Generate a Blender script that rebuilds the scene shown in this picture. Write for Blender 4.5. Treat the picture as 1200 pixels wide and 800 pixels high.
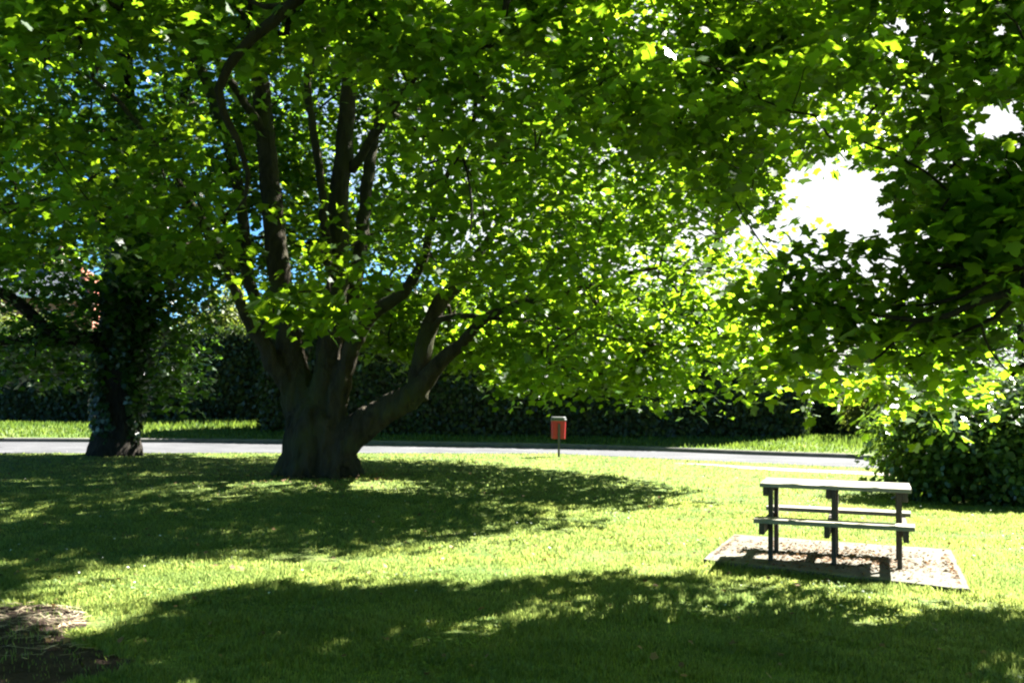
import bpy, bmesh, math, random
import numpy as np
from mathutils import Vector, Matrix, Euler

for o in list(bpy.data.objects):
    bpy.data.objects.remove(o)
SC = bpy.context.scene
COL = SC.collection
R = math.radians
rng = np.random.default_rng(11)
random.seed(5)

# ------------------------------------------------------------------ camera
F = 1200.0
CAM_H = 1.68
PITCH, ROLL = math.atan(60 / F), R(0.8)
cam_d = bpy.data.cameras.new('camera')
cam = bpy.data.objects.new('camera', cam_d)
COL.objects.link(cam)
cam_d.sensor_width = 36
cam_d.lens = 36
cam_d.clip_end = 3000
CM = Euler((R(90) + PITCH, 0, 0)).to_matrix() @ Matrix.Rotation(ROLL, 3, 'Z')
cam.matrix_world = Matrix.Translation((0, 0, CAM_H)) @ CM.to_4x4()
SC.camera = cam

# ------------------------------------------------------------------ light
SUN_AZ, SUN_EL = R(52), R(46)          # azimuth measured from +Y towards +X
S = Vector((math.sin(SUN_AZ) * math.cos(SUN_EL), math.cos(SUN_AZ) * math.cos(SUN_EL), math.sin(SUN_EL)))
w = bpy.data.worlds.new('World')
SC.world = w
w.use_nodes = True
nt = w.node_tree
bg = nt.nodes['Background']
sky = nt.nodes.new('ShaderNodeTexSky')
sky.sky_type = 'NISHITA'
sky.sun_disc = False
sky.sun_elevation = SUN_EL
sky.sun_rotation = SUN_AZ
sky.air_density = 0.4
sky.altitude = 4000
sky.dust_density = 0.2
sky.ozone_density = 1.0
# white glare painted into the sky low on the right, broken up by noise
tcw = nt.nodes.new('ShaderNodeTexCoord')
dotn = nt.nodes.new('ShaderNodeVectorMath'); dotn.operation = 'DOT_PRODUCT'
dotn.inputs[1].default_value = Vector((math.sin(R(26)), math.cos(R(26)), 0.22)).normalized()
nt.links.new(tcw.outputs['Generated'], dotn.inputs[0])
cn = nt.nodes.new('ShaderNodeTexNoise')
cn.inputs['Scale'].default_value = 3.2; cn.inputs['Detail'].default_value = 7; cn.inputs['Roughness'].default_value = 0.55
mpw = nt.nodes.new('ShaderNodeMapping'); mpw.inputs['Scale'].default_value = (1, 1, 2.6)
nt.links.new(tcw.outputs['Generated'], mpw.inputs[0]); nt.links.new(mpw.outputs[0], cn.inputs['Vector'])
mm = nt.nodes.new('ShaderNodeMath'); mm.operation = 'MULTIPLY_ADD'; mm.inputs[1].default_value = 0.35
nt.links.new(cn.outputs['Fac'], mm.inputs[0]); nt.links.new(dotn.outputs['Value'], mm.inputs[2])
cr = nt.nodes.new('ShaderNodeMapRange'); cr.interpolation_type = 'SMOOTHSTEP'
cr.inputs['From Min'].default_value = 0.93; cr.inputs['From Max'].default_value = 1.14
nt.links.new(mm.outputs[0], cr.inputs['Value'])
cmix = nt.nodes.new('ShaderNodeMix'); cmix.data_type = 'RGBA'
cmix.inputs[7].default_value = (2.7, 2.75, 2.8, 1)
grade = nt.nodes.new('ShaderNodeMix'); grade.data_type = 'RGBA'; grade.blend_type = 'MULTIPLY'
grade.inputs[0].default_value = 1.0; grade.inputs[7].default_value = (0.62, 1.0, 0.96, 1)   # cyan summer sky
nt.links.new(sky.outputs[0], grade.inputs[6])
nt.links.new(cr.outputs['Result'], cmix.inputs[0]); nt.links.new(grade.outputs[2], cmix.inputs[6])
nt.links.new(cmix.outputs[2], bg.inputs['Color'])
bg.inputs['Strength'].default_value = 0.05
sun_d = bpy.data.lights.new('sun', 'SUN')
sun_d.energy = 5.0
sun_d.angle = R(0.53)
sun_d.color = (1.0, 0.97, 0.89)
sun = bpy.data.objects.new('sun', sun_d)
COL.objects.link(sun)
sun.rotation_euler = S.to_track_quat('Z', 'Y').to_euler()
sun.location = (20, 15, 30)
vs = SC.view_settings
vs.view_transform = 'Standard'
vs.look = 'None'
vs.exposure = 3.3
vs.gamma = 1.0
vs.use_curve_mapping = False
cy = SC.cycles
cy.use_denoising = True
cy.max_bounces = 8
cy.diffuse_bounces = 2
cy.transmission_bounces = 4
cy.sample_clamp_indirect = 6
cy.filter_width = 2.2

# ------------------------------------------------------------------ projection helpers (design-time measuring)
CMn = np.array(CM)
CI = CMn.T


def W(px, py, Y):
    """point at forward distance Y (world Y) seen at photo pixel px, py"""
    d = CM @ Vector(((px - 600) / F, (400 - py) / F, -1))
    t = Y / d.y
    return Vector((d.x * t, Y, CAM_H + d.z * t))


def G(px, py, z=0.0):
    """ground point seen at photo pixel"""
    d = CM @ Vector(((px - 600) / F, (400 - py) / F, -1))
    t = (z - CAM_H) / d.z
    return Vector((d.x * t, d.y * t, z))


def proj(P):
    """world points (n,3) -> pixel coordinates in the 1200x800 photograph"""
    P = np.atleast_2d(P).astype(float)
    q = (P - np.array([0, 0, CAM_H])) @ CMn
    zz = np.where(q[:, 2] < -0.05, -q[:, 2], np.nan)
    return 600 + F * q[:, 0] / zz, 400 - F * q[:, 1] / zz


def inpoly(x, y, poly):
    x = np.asarray(x); y = np.asarray(y)
    r = np.zeros(x.shape, bool)
    n = len(poly)
    for i in range(n):
        x1, y1 = poly[i]; x2, y2 = poly[(i + 1) % n]
        if y1 == y2:
            continue
        c = ((y1 > y) != (y2 > y)) & (x < (x2 - x1) * (y - y1) / (y2 - y1) + x1)
        r ^= c
    return r


SH = np.array([S.x / S.z, S.y / S.z])


def shadow_xy(P):
    return P[:, :2] - SH[None, :] * P[:, 2:3]


# ------------------------------------------------------------------ object helpers
def tag(o, label=None, cat=None, group=None, kind=None):
    if label: o['label'] = label
    if cat: o['category'] = cat
    if group: o['group'] = group
    if kind: o['kind'] = kind
    return o


def empty(name, loc, rz=0.0):
    o = bpy.data.objects.new(name, None)
    COL.objects.link(o)
    o.location = loc
    o.rotation_euler = (0, 0, rz)
    o.empty_display_size = 0.3
    return o


def link(name, me, mat, parent=None, local=False):
    o = bpy.data.objects.new(name, me)
    if mat is not None and not me.materials:
        me.materials.append(mat)
    COL.objects.link(o)
    if parent is not None:
        o.parent = parent
        if not local:
            m = Matrix.Translation(parent.location) @ parent.rotation_euler.to_matrix().to_4x4()
            o.matrix_parent_inverse = m.inverted()
    return o


def np_mesh(name, V, faces, k, smooth=False):
    V = np.ascontiguousarray(V, dtype=np.float32)
    faces = np.ascontiguousarray(faces, dtype=np.int32).reshape(-1)
    nf = len(faces) // k
    me = bpy.data.meshes.new(name)
    me.vertices.add(len(V))
    me.vertices.foreach_set('co', V.reshape(-1))
    me.loops.add(len(faces))
    me.loops.foreach_set('vertex_index', faces)
    me.polygons.add(nf)
    me.polygons.foreach_set('loop_start', np.arange(nf, dtype=np.int32) * k)
    try:
        me.polygons.foreach_set('loop_total', np.full(nf, k, dtype=np.int32))
    except Exception:
        pass
    if smooth:
        me.polygons.foreach_set('use_smooth', np.ones(nf, bool))
    me.update(calc_edges=True)
    return me


def bm_mesh(name, bm, smooth=False):
    me = bpy.data.meshes.new(name)
    bmesh.ops.recalc_face_normals(bm, faces=bm.faces)
    bm.to_mesh(me)
    bm.free()
    if smooth:
        for p in me.polygons: p.use_smooth = True
    return me


def box(bm, c, s, rot=None, bevel=0.0, seg=2):
    m = Matrix.Translation(c)
    if rot is not None:
        m = m @ rot
    r = bmesh.ops.create_cube(bm, size=1.0, matrix=m @ Matrix.Diagonal((s[0], s[1], s[2], 1)))
    if bevel > 0:
        es = list({e for v in r['verts'] for e in v.link_edges})
        bmesh.ops.bevel(bm, geom=es, offset=bevel, segments=seg, affect='EDGES', profile=0.6)


# ------------------------------------------------------------------ materials
def new_mat(name):
    m = bpy.data.materials.new(name)
    m.use_nodes = True
    t = m.node_tree
    for n in list(t.nodes): t.nodes.remove(n)
    out = t.nodes.new('ShaderNodeOutputMaterial')
    return m, t, out


def ramp(t, src, stops):
    r = t.nodes.new('ShaderNodeValToRGB')
    e = r.color_ramp.elements
    while len(e) < len(stops): e.new(0.5)
    for i, (p, c) in enumerate(stops):
        e[i].position = p
        e[i].color = (*c, 1) if len(c) == 3 else c
    t.links.new(src, r.inputs[0])
    return r.outputs[0]


def noise(t, scale, detail=4, rough=0.55, coord='Object', vec_scale=None, dist=0.0):
    tc = t.nodes.new('ShaderNodeTexCoord')
    n = t.nodes.new('ShaderNodeTexNoise')
    n.inputs['Scale'].default_value = scale
    n.inputs['Detail'].default_value = detail
    n.inputs['Roughness'].default_value = rough
    n.inputs['Distortion'].default_value = dist
    src = tc.outputs[coord]
    if vec_scale:
        mp = t.nodes.new('ShaderNodeMapping')
        mp.inputs['Scale'].default_value = vec_scale
        t.links.new(src, mp.inputs[0]); src = mp.outputs[0]
    t.links.new(src, n.inputs['Vector'])
    return n.outputs['Fac']


def mixc(t, fac, a, b, mode='MIX'):
    m = t.nodes.new('ShaderNodeMix')
    m.data_type = 'RGBA'
    m.blend_type = mode
    for sock, v in ((m.inputs[0], fac), (m.inputs[6], a), (m.inputs[7], b)):
        if isinstance(v, (int, float)): sock.default_value = v
        elif isinstance(v, tuple): sock.default_value = (*v, 1)
        else: t.links.new(v, sock)
    return m.outputs[2]


def bump(t, h, strength, dist=0.05):
    b = t.nodes.new('ShaderNodeBump')
    b.inputs['Strength'].default_value = strength
    b.inputs['Distance'].default_value = dist
    t.links.new(h, b.inputs['Height'])
    return b.outputs[0]


def principled(t, out, col, rough=0.8, spec=0.3, normal=None, metal=0.0):
    p = t.nodes.new('ShaderNodeBsdfPrincipled')
    if isinstance(col, tuple): p.inputs['Base Color'].default_value = (*col, 1)
    else: t.links.new(col, p.inputs['Base Color'])
    if isinstance(rough, (int, float)): p.inputs['Roughness'].default_value = rough
    else: t.links.new(rough, p.inputs['Roughness'])
    p.inputs['Specular IOR Level'].default_value = spec
    p.inputs['Metallic'].default_value = metal
    if normal is not None: t.links.new(normal, p.inputs['Normal'])
    if out is not None: t.links.new(p.outputs[0], out.inputs[0])
    return p


def leaf_mat(name, refl, trans, mixf=0.5, rough=0.45, spec=0.35, vary=None):
    """two-sided leaf: glossy diffuse face plus light passing through; colour differs leaf to leaf"""
    m, t, out = new_mat(name)
    g = t.nodes.new('ShaderNodeNewGeometry')
    rnd = g.outputs['Random Per Island']
    a = tuple(c * 0.55 for c in refl); b = tuple(c * 1.4 for c in refl)
    c1 = ramp(t, rnd, [(0.0, a), (0.55, refl), (1.0, (b[0] * 1.15, b[1], b[2]))])
    a = tuple(c * 0.6 for c in trans); b = tuple(c * 1.25 for c in trans)
    c2 = ramp(t, rnd, [(0.0, a), (0.5, trans), (1.0, (b[0] * 1.12, b[1], b[2]))])
    big = noise(t, 0.9, 3, 0.6)
    tint = ramp(t, big, [(0.3, (0.72, 0.80, 0.85)), (0.7, (1.22, 1.12, 1.0))])
    c1 = mixc(t, 1.0, c1, tint, 'MULTIPLY')
    c2 = mixc(t, 1.0, c2, tint, 'MULTIPLY')
    p = principled(t, None, c1, rough, spec)
    tr = t.nodes.new('ShaderNodeBsdfTranslucent')
    t.links.new(c2, tr.inputs[0])
    mx = t.nodes.new('ShaderNodeMixShader')
    mx.inputs[0].default_value = mixf
    t.links.new(p.outputs[0], mx.inputs[1]); t.links.new(tr.outputs[0], mx.inputs[2])
    t.links.new(mx.outputs[0], out.inputs[0])
    return m


def bark_mat(name, dark, light, moss=None, scale=6.0):
    m, t, out = new_mat(name)
    n1 = noise(t, scale, 6, 0.65, vec_scale=(1, 1, 0.28), dist=0.6)
    n2 = noise(t, scale * 0.22, 3, 0.5)
    c = ramp(t, n1, [(0.3, dark), (0.7, light)])
    if moss:
        mk = ramp(t, n2, [(0.45, (0, 0, 0)), (0.68, (1, 1, 1))])
        c = mixc(t, mk, c, moss)
    n3 = noise(t, scale * 4, 5, 0.7, vec_scale=(1, 1, 0.35))
    add = t.nodes.new('ShaderNodeMath'); add.operation = 'MULTIPLY_ADD'
    t.links.new(n3, add.inputs[0]); add.inputs[1].default_value = 0.45; t.links.new(n1, add.inputs[2])
    principled(t, out, c, 0.9, 0.15, bump(t, add.outputs[0], 1.0, 0.12))
    return m


M = {}
M['leaf_main'] = leaf_mat('plane_leaf', (0.022, 0.064, 0.010), (0.24, 0.42, 0.013), 0.55, 0.42, 0.35)
M['leaf_near'] = leaf_mat('sycamore_leaf', (0.020, 0.058, 0.010), (0.24, 0.42, 0.013), 0.55, 0.42, 0.35)
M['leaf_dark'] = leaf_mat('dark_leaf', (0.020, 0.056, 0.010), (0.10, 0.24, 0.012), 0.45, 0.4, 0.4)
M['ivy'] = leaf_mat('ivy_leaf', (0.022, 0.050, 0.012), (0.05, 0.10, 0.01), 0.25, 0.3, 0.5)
M['hedge'] = leaf_mat('hedge_leaf', (0.014, 0.03, 0.008), (0.05, 0.09, 0.01), 0.3, 0.4, 0.35)
M['laurel'] = leaf_mat('laurel_leaf', (0.034, 0.07, 0.022), (0.14, 0.25, 0.02), 0.4, 0.22, 0.5)
M['olive'] = leaf_mat('olive_leaf', (0.062, 0.088, 0.022), (0.17, 0.23, 0.03), 0.42, 0.5, 0.3)
M['grass'] = leaf_mat('grass_blade', (0.074, 0.132, 0.024), (0.29, 0.375, 0.095), 0.5, 0.5, 0.25)
M['long_grass'] = leaf_mat('long_grass_blade', (0.055, 0.11, 0.02), (0.14, 0.22, 0.03), 0.42, 0.5, 0.25)
M['straw'] = leaf_mat('straw', (0.36, 0.31, 0.22), (0.16, 0.13, 0.09), 0.2, 0.6, 0.2)
M['dry_leaf'] = leaf_mat('dry_leaf', (0.16, 0.10, 0.05), (0.10, 0.06, 0.02), 0.2, 0.7, 0.2)
M['petal'] = leaf_mat('daisy_petal', (0.75, 0.75, 0.72), (0.3, 0.3, 0.28), 0.2, 0.6, 0.2)
M['bark'] = bark_mat('plane_bark', (0.014, 0.011, 0.007), (0.064, 0.050, 0.031), (0.048, 0.05, 0.02))
M['bark_dark'] = bark_mat('dark_bark', (0.011, 0.009, 0.007), (0.036, 0.029, 0.020), None, 9)
M['hedge_core'] = bark_mat('hedge_stems', (0.012, 0.014, 0.006), (0.03, 0.034, 0.014), None, 5)


def lawn_material():
    m, t, out = new_mat('lawn_turf')
    n1 = noise(t, 0.55, 5, 0.6)
    n2 = noise(t, 5.0, 5, 0.65)
    n3 = noise(t, 45.0, 3, 0.6)
    c = ramp(t, n2, [(0.3, (0.05, 0.095, 0.018)), (0.55, (0.085, 0.14, 0.028)), (0.75, (0.18, 0.19, 0.07))])
    c = mixc(t, ramp(t, n1, [(0.42, (0, 0, 0)), (0.72, (0.75, 0.75, 0.75))]), c, (0.15, 0.155, 0.05))
    c = mixc(t, ramp(t, n3, [(0.35, (0.75, 0.75, 0.75)), (0.6, (0, 0, 0))]), c, (0.035, 0.042, 0.014))
    principled(t, out, c, 0.9, 0.1, bump(t, n3, 0.8, 0.03))
    return m


def plain(name, stops, scale, rough=0.85, spec=0.2, bs=0.4, bd=0.01, fine=None, metal=0.0, vec_scale=None):
    m, t, out = new_mat(name)
    n1 = noise(t, scale, 6, 0.6, vec_scale=vec_scale)
    c = ramp(t, n1, stops)
    h = n1
    if fine:
        h = noise(t, fine, 4, 0.6, vec_scale=vec_scale)
        c = mixc(t, ramp(t, h, [(0.35, (0.5, 0.5, 0.5)), (0.65, (0, 0, 0))]), c, tuple(v * 0.45 for v in stops[0][1]))
    principled(t, out, c, rough, spec, bump(t, h, bs, bd), metal)
    return m


M['lawn'] = lawn_material()
M['asphalt'] = plain('worn_asphalt', [(0.3, (0.06, 0.061, 0.066)), (0.7, (0.105, 0.106, 0.113))], 0.8, 0.92, 0.06, 0.5, 0.01, 60)
M['kerb'] = plain('kerb_stone', [(0.3, (0.09, 0.085, 0.08)), (0.7, (0.17, 0.16, 0.15))], 4, 0.9, 0.2, 0.5, 0.01, 40)
M['path'] = plain('path_gravel', [(0.3, (0.26, 0.23, 0.18)), (0.7, (0.38, 0.35, 0.29))], 3, 0.9, 0.1, 0.6, 0.02, 60)
M['soil'] = plain('bare_soil', [(0.3, (0.032, 0.021, 0.017)), (0.7, (0.10, 0.068, 0.055))], 5, 0.95, 0.05, 1.0, 0.05, 45)
M['concrete'] = plain('weathered_concrete', [(0.3, (0.08, 0.075, 0.058)), (0.7, (0.15, 0.14, 0.11))], 3, 0.85, 0.15, 0.5, 0.008, 55)
M['wood_top'] = plain('weathered_wood', [(0.3, (0.15, 0.135, 0.095)), (0.7, (0.25, 0.23, 0.17))], 6, 0.6, 0.35, 0.5, 0.004, 70, vec_scale=(0.12, 1, 1))
M['wood_dark'] = plain('stained_wood', [(0.3, (0.045, 0.032, 0.022)), (0.7, (0.085, 0.062, 0.042))], 8, 0.7, 0.25, 0.5, 0.004, 60, vec_scale=(1, 1, 0.15))
M['red_plastic'] = plain('red_plastic', [(0.3, (0.30, 0.012, 0.010)), (0.7, (0.40, 0.018, 0.014))], 4, 0.45, 0.4, 0.1, 0.003)
M['bin_lid'] = plain('grey_plastic', [(0.3, (0.05, 0.056, 0.05)), (0.7, (0.085, 0.09, 0.085))], 4, 0.5, 0.4, 0.1, 0.003)
M['post_metal'] = plain('dark_post_metal', [(0.3, (0.035, 0.034, 0.03)), (0.7, (0.065, 0.06, 0.05))], 9, 0.55, 0.4, 0.2, 0.003)
M['slate'] = plain('roof_slate', [(0.3, (0.06, 0.068, 0.085)), (0.7, (0.11, 0.12, 0.14))], 2.2, 0.45, 0.5, 0.4, 0.02, 9, vec_scale=(1, 1, 4))
M['tile'] = plain('red_roof_tile', [(0.3, (0.26, 0.085, 0.05)), (0.7, (0.40, 0.15, 0.09))], 3, 0.8, 0.2, 0.6, 0.03, 8, vec_scale=(1, 1, 3))
M['white_paint'] = plain('white_paint', [(0.3, (0.72, 0.73, 0.74)), (0.7, (0.82, 0.82, 0.82))], 2, 0.6, 0.3, 0.05, 0.003)
M['glass'] = plain('window_glass', [(0.3, (0.03, 0.035, 0.04)), (0.7, (0.05, 0.055, 0.06))], 1, 0.08, 0.6, 0.0, 0.001)
M['dark_roof'] = plain('dark_roof_tile', [(0.3, (0.06, 0.058, 0.06)), (0.7, (0.11, 0.105, 0.10))], 3, 0.8, 0.2, 0.6, 0.03, 9, vec_scale=(1, 1, 3))


def brick_material():
    m, t, out = new_mat('red_brick')
    tc = t.nodes.new('ShaderNodeTexCoord')
    mp = t.nodes.new('ShaderNodeMapping')
    mp.inputs['Rotation'].default_value = (R(90), 0, 0)
    t.links.new(tc.outputs['Object'], mp.inputs[0])
    b = t.nodes.new('ShaderNodeTexBrick')
    b.inputs['Scale'].default_value = 4.4
    b.inputs['Color1'].default_value = (0.33, 0.11, 0.07, 1)
    b.inputs['Color2'].default_value = (0.24, 0.085, 0.055, 1)
    b.inputs['Mortar'].default_value = (0.38, 0.34, 0.29, 1)
    b.inputs['Mortar Size'].default_value = 0.018
    t.links.new(mp.outputs[0], b.inputs['Vector'])
    principled(t, out, b.outputs['Color'], 0.85, 0.15)
    return m


M['brick'] = brick_material()

# ------------------------------------------------------------------ leaves, tubes, growth
# lobed leaf outline, stalk at the origin, tip at v = 1
LEAF_LOBED = np.array([(0.0, 0.06), (0.34, -0.05), (0.36, 0.2), (0.59, 0.46), (0.31, 0.6), (0.0, 1.0),
                       (-0.31, 0.6), (-0.59, 0.46), (-0.36, 0.2), (-0.34, -0.05)])
# fuller toothed outline for the boughs close to the viewer
LEAF_CLOSE = np.array([(0.0, 0.07), (0.26, -0.07), (0.40, 0.06), (0.36, 0.22), (0.57, 0.38), (0.55, 0.56), (0.30, 0.58), (0.25, 0.78), (0.0, 1.0),
                       (-0.25, 0.78), (-0.30, 0.58), (-0.55, 0.56), (-0.57, 0.38), (-0.36, 0.22), (-0.40, 0.06), (-0.26, -0.07)])
LEAF_OVAL = np.array([(0.0, 0.0), (0.30, 0.22), (0.33, 0.55), (0.0, 1.0), (-0.33, 0.55), (-0.30, 0.22)])


def unit(a):
    return a / np.maximum(np.linalg.norm(a, axis=-1, keepdims=True), 1e-9)


def leaves_mesh(name, P, N, T, size, shape, fold=0.22, droop=0.15):
    """one mesh of many separate leaves: positions, face normals, tip directions, lengths"""
    n = len(P)
    N = unit(N)
    T = unit(T - N * np.sum(T * N, axis=1, keepdims=True))
    B = np.cross(N, T)
    k = len(shape)
    u = shape[:, 0][None, :, None]; v = shape[:, 1][None, :, None]
    wid = rng.uniform(0.82, 1.12, (n, 1, 1))
    z = -fold * rng.uniform(-.2, 2.2, (n, 1, 1)) * np.abs(u) - droop * rng.uniform(-.6, 3.0, (n, 1, 1)) * v * v
    s = size[:, None, None]
    V = P[:, None, :] + s * (u * wid * B[:, None, :] + v * T[:, None, :] + z * N[:, None, :])
    F_ = np.arange(n * k, dtype=np.int32)
    return np_mesh(name, V.reshape(-1, 3), F_, k)


def spray(C, count, spread, size, flat=0.42, tilt=0.55, out_dir=None, droop=0.25):
    """leaves of twig sprays round cluster centres C"""
    n = len(C)
    cnt = rng.poisson(count, n) if np.isscalar(count) else count
    idx = np.repeat(np.arange(n), cnt)
    m = len(idx)
    # three or four little side twigs per spray, leaves strung along them
    az0 = rng.uniform(0, 2 * np.pi, n)
    k = rng.integers(0, 5, m)
    az = az0[idx] + k * 1.2566 + rng.normal(0, 0.25, m)
    rad = np.sqrt(rng.uniform(0.02, 1, m))
    sp = spread[idx] if not np.isscalar(spread) else spread
    off = np.stack([np.cos(az) * rad, np.sin(az) * rad, rng.normal(0, flat, m) * 0.8 - droop * rad * rad], 1) * np.reshape(sp, (-1, 1))
    off += rng.normal(0, 0.10, (m, 3)) * np.reshape(sp, (-1, 1))
    P = C[idx] + off
    N = np.stack([rng.normal(0, tilt, m), rng.normal(0, tilt, m), np.ones(m)], 1)
    T = np.stack([np.cos(az) + rng.normal(0, 0.5, m), np.sin(az) + rng.normal(0, 0.5, m), rng.normal(-0.25, 0.3, m)], 1)
    sz = size * np.clip(rng.lognormal(-.03, .28, m), .45, 1.6)
    return P, N, T, sz, idx


def tube_rows(P, rad, sides):
    P = np.asarray(P, float); n = len(P)
    t = np.gradient(P, axis=0)
    t = unit(t)
    ref = np.array([0.0, 0.0, 1.0]) if abs(t[0, 2]) < 0.9 else np.array([1.0, 0, 0])
    a = np.cross(t[0], ref); a /= np.linalg.norm(a)
    A = np.zeros((n, 3)); A[0] = a
    for i in range(1, n):
        a = A[i - 1] - t[i] * np.dot(A[i - 1], t[i])
        A[i] = a / max(np.linalg.norm(a), 1e-9)
    Bv = np.cross(t, A)
    ang = np.arange(sides) / sides * 2 * np.pi
    ring = P[:, None, :] + rad[:, None, None] * (np.cos(ang)[None, :, None] * A[:, None, :] + np.sin(ang)[None, :, None] * Bv[:, None, :])
    return ring


class Tubes:
    def __init__(self): self.V = []; self.Fc = []; self.n = 0

    def add(self, P, rad, sides=6, lump=0.0):
        ring = tube_rows(P, np.asarray(rad, float), sides)
        n = len(P)
        if lump:
            c = np.asarray(P)[:, None, :]
            ring = c + (ring - c) * (1 + rng.normal(0, lump, (n, sides, 1)))
        self.V.append(ring.reshape(-1, 3))
        i, j = np.meshgrid(np.arange(n - 1), np.arange(sides), indexing='ij')
        a = i * sides + j; b = i * sides + (j + 1) % sides
        f = np.stack([a, b, b + sides, a + sides], -1).reshape(-1, 4) + self.n
        self.Fc.append(f)
        self.n += n * sides

    def mesh(self, name):
        return np_mesh(name, np.concatenate(self.V), np.concatenate(self.Fc), 4, smooth=True)


def resample(P, rad, step):
    """Catmull-Rom through the points, resampled about every step metres"""
    P = [np.array(p, float) for p in P]
    Q = [2 * P[0] - P[1]] + P + [2 * P[-1] - P[-2]]
    out = []; ro = []
    for i in range(1, len(Q) - 2):
        p0, p1, p2, p3 = Q[i - 1:i + 3]
        L = np.linalg.norm(p2 - p1)
        k = max(1, int(round(L / step)))
        for j in range(k):
            t = j / k
            out.append(0.5 * ((2 * p1) + (-p0 + p2) * t + (2 * p0 - 5 * p1 + 4 * p2 - p3) * t * t + (-p0 + 3 * p1 - 3 * p2 + p3) * t ** 3))
            ro.append(rad[i - 1] * (1 - t) + rad[i] * t)
    out.append(P[-1]); ro.append(rad[-1])
    return np.array(out), np.array(ro)


def grow(skel, clusters, twig_r=0.006, up=0.10, wob=0.09, power=0.5, rmax=0.09, leader=0.0):
    """join every leaf cluster to the nearest wood already grown; returns branch polylines with radii"""
    base = np.concatenate(skel)
    nb = len(base)
    cap = nb + len(clusters) * 26
    pos = np.zeros((cap, 3)); pos[:nb] = base
    parent = np.full(cap, -1); n = nb
    d0 = np.full(len(clusters), 1e9)
    for a in range(0, nb, 200):
        d0 = np.minimum(d0, np.min(np.linalg.norm(clusters[:, None, :] - base[None, a:a + 200, :], axis=2), axis=1))
    paths = []
    for ci in np.argsort(d0):
        c = clusters[ci]
        dv = pos[:n] - c
        d = np.einsum('ij,ij->i', dv, dv)
        j = int(np.argmin(d + 0.15 * np.maximum(dv[:, 2], 0) ** 2 * 4))
        p0 = pos[j]; L = math.sqrt(d[j])
        if L < 0.02: continue
        k = int(min(24, max(3, math.ceil(L / 0.35))))
        mid = (p0 + c) / 2 + np.array([0, 0, up * L]) + rng.normal(0, wob * L, 3)
        tt = np.linspace(0, 1, k + 1)[:, None]
        path = (1 - tt) ** 2 * p0 + 2 * tt * (1 - tt) * mid + tt * tt * c
        if L < 14 and not gap_ok(path, 1.0).all(): continue
        path[1:-1] += rng.normal(0, 0.02 * L ** 0.5, (k - 1, 3))
        ids = [j]; prev = j
        for q in path[1:]:
            pos[n] = q; parent[n] = prev; prev = n; ids.append(n); n += 1
        paths.append(ids)
    cnt = np.zeros(n)
    for ids in paths: cnt[ids[-1]] += 1
    for i in range(n - 1, nb - 1, -1):
        if parent[i] >= nb: cnt[parent[i]] += cnt[i]
    rad = np.minimum(rmax, twig_r * np.maximum(cnt, 1) ** power)
    tb = Tubes()
    for ids in paths:
        r = rad[ids].copy(); r[0] = r[1] * 1.05
        r[-1] *= 0.5
        tb.add(pos[ids], r, 5 if r[1] > 0.015 else 4)
    if leader:
        for b_ in skel: tb.add(b_, np.linspace(leader, leader * .3, len(b_)), 6)
    return tb


def pix_limb(pts, wpx, base_depth=None):
    """limb measured as (px, py, depth) with its width in photo pixels at each point"""
    P = [np.array(W(*p)) for p in pts]
    rad = [max(0.008, 0.5 * wv / F * p[2]) for wv, p in zip(wpx, pts)]
    return P, rad


def fused_trunk(name, tubes, voxel, mat, parent, rough=0.03, seed=0):
    """trunk and the roots of its limbs melted into one lumpy surface"""
    me = tubes.mesh(name)
    bmt = bmesh.new(); bmt.from_mesh(me)
    bmesh.ops.holes_fill(bmt, edges=[e_ for e_ in bmt.edges if e_.is_boundary], sides=0)
    bmesh.ops.recalc_face_normals(bmt, faces=bmt.faces)
    bmt.to_mesh(me); bmt.free()
    tmp = bpy.data.objects.new('tmp', me)
    COL.objects.link(tmp)
    md = tmp.modifiers.new('r', 'REMESH'); md.mode = 'VOXEL'; md.voxel_size = voxel
    sm = tmp.modifiers.new('s', 'SMOOTH'); sm.factor = 0.5; sm.iterations = 3
    dg = bpy.context.evaluated_depsgraph_get()
    me2 = bpy.data.meshes.new_from_object(tmp.evaluated_get(dg))
    bpy.data.objects.remove(tmp)
    bpy.data.meshes.remove(me)
    me2.name = name
    from mathutils import noise as mn
    n = len(me2.vertices)
    co = np.zeros(n * 3, np.float32); me2.vertices.foreach_get('co', co); co = co.reshape(-1, 3)
    no = np.zeros(n * 3, np.float32); me2.vertices.foreach_get('normal', no); no = no.reshape(-1, 3)
    dsp = np.array([mn.noise(Vector((c[0] * 5 + seed, c[1] * 5, c[2] * 1.6))) * 1.0 + 0.7 * mn.noise(Vector((c[0] * 13, c[1] * 13 + seed, c[2] * 4))) for c in co])
    co += no * (rough * dsp)[:, None]
    me2.vertices.foreach_set('co', co.reshape(-1).astype(np.float32))
    for p in me2.polygons: p.use_smooth = True
    me2.update()
    me2.materials.clear()
    return link(name, me2, mat, parent)


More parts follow.
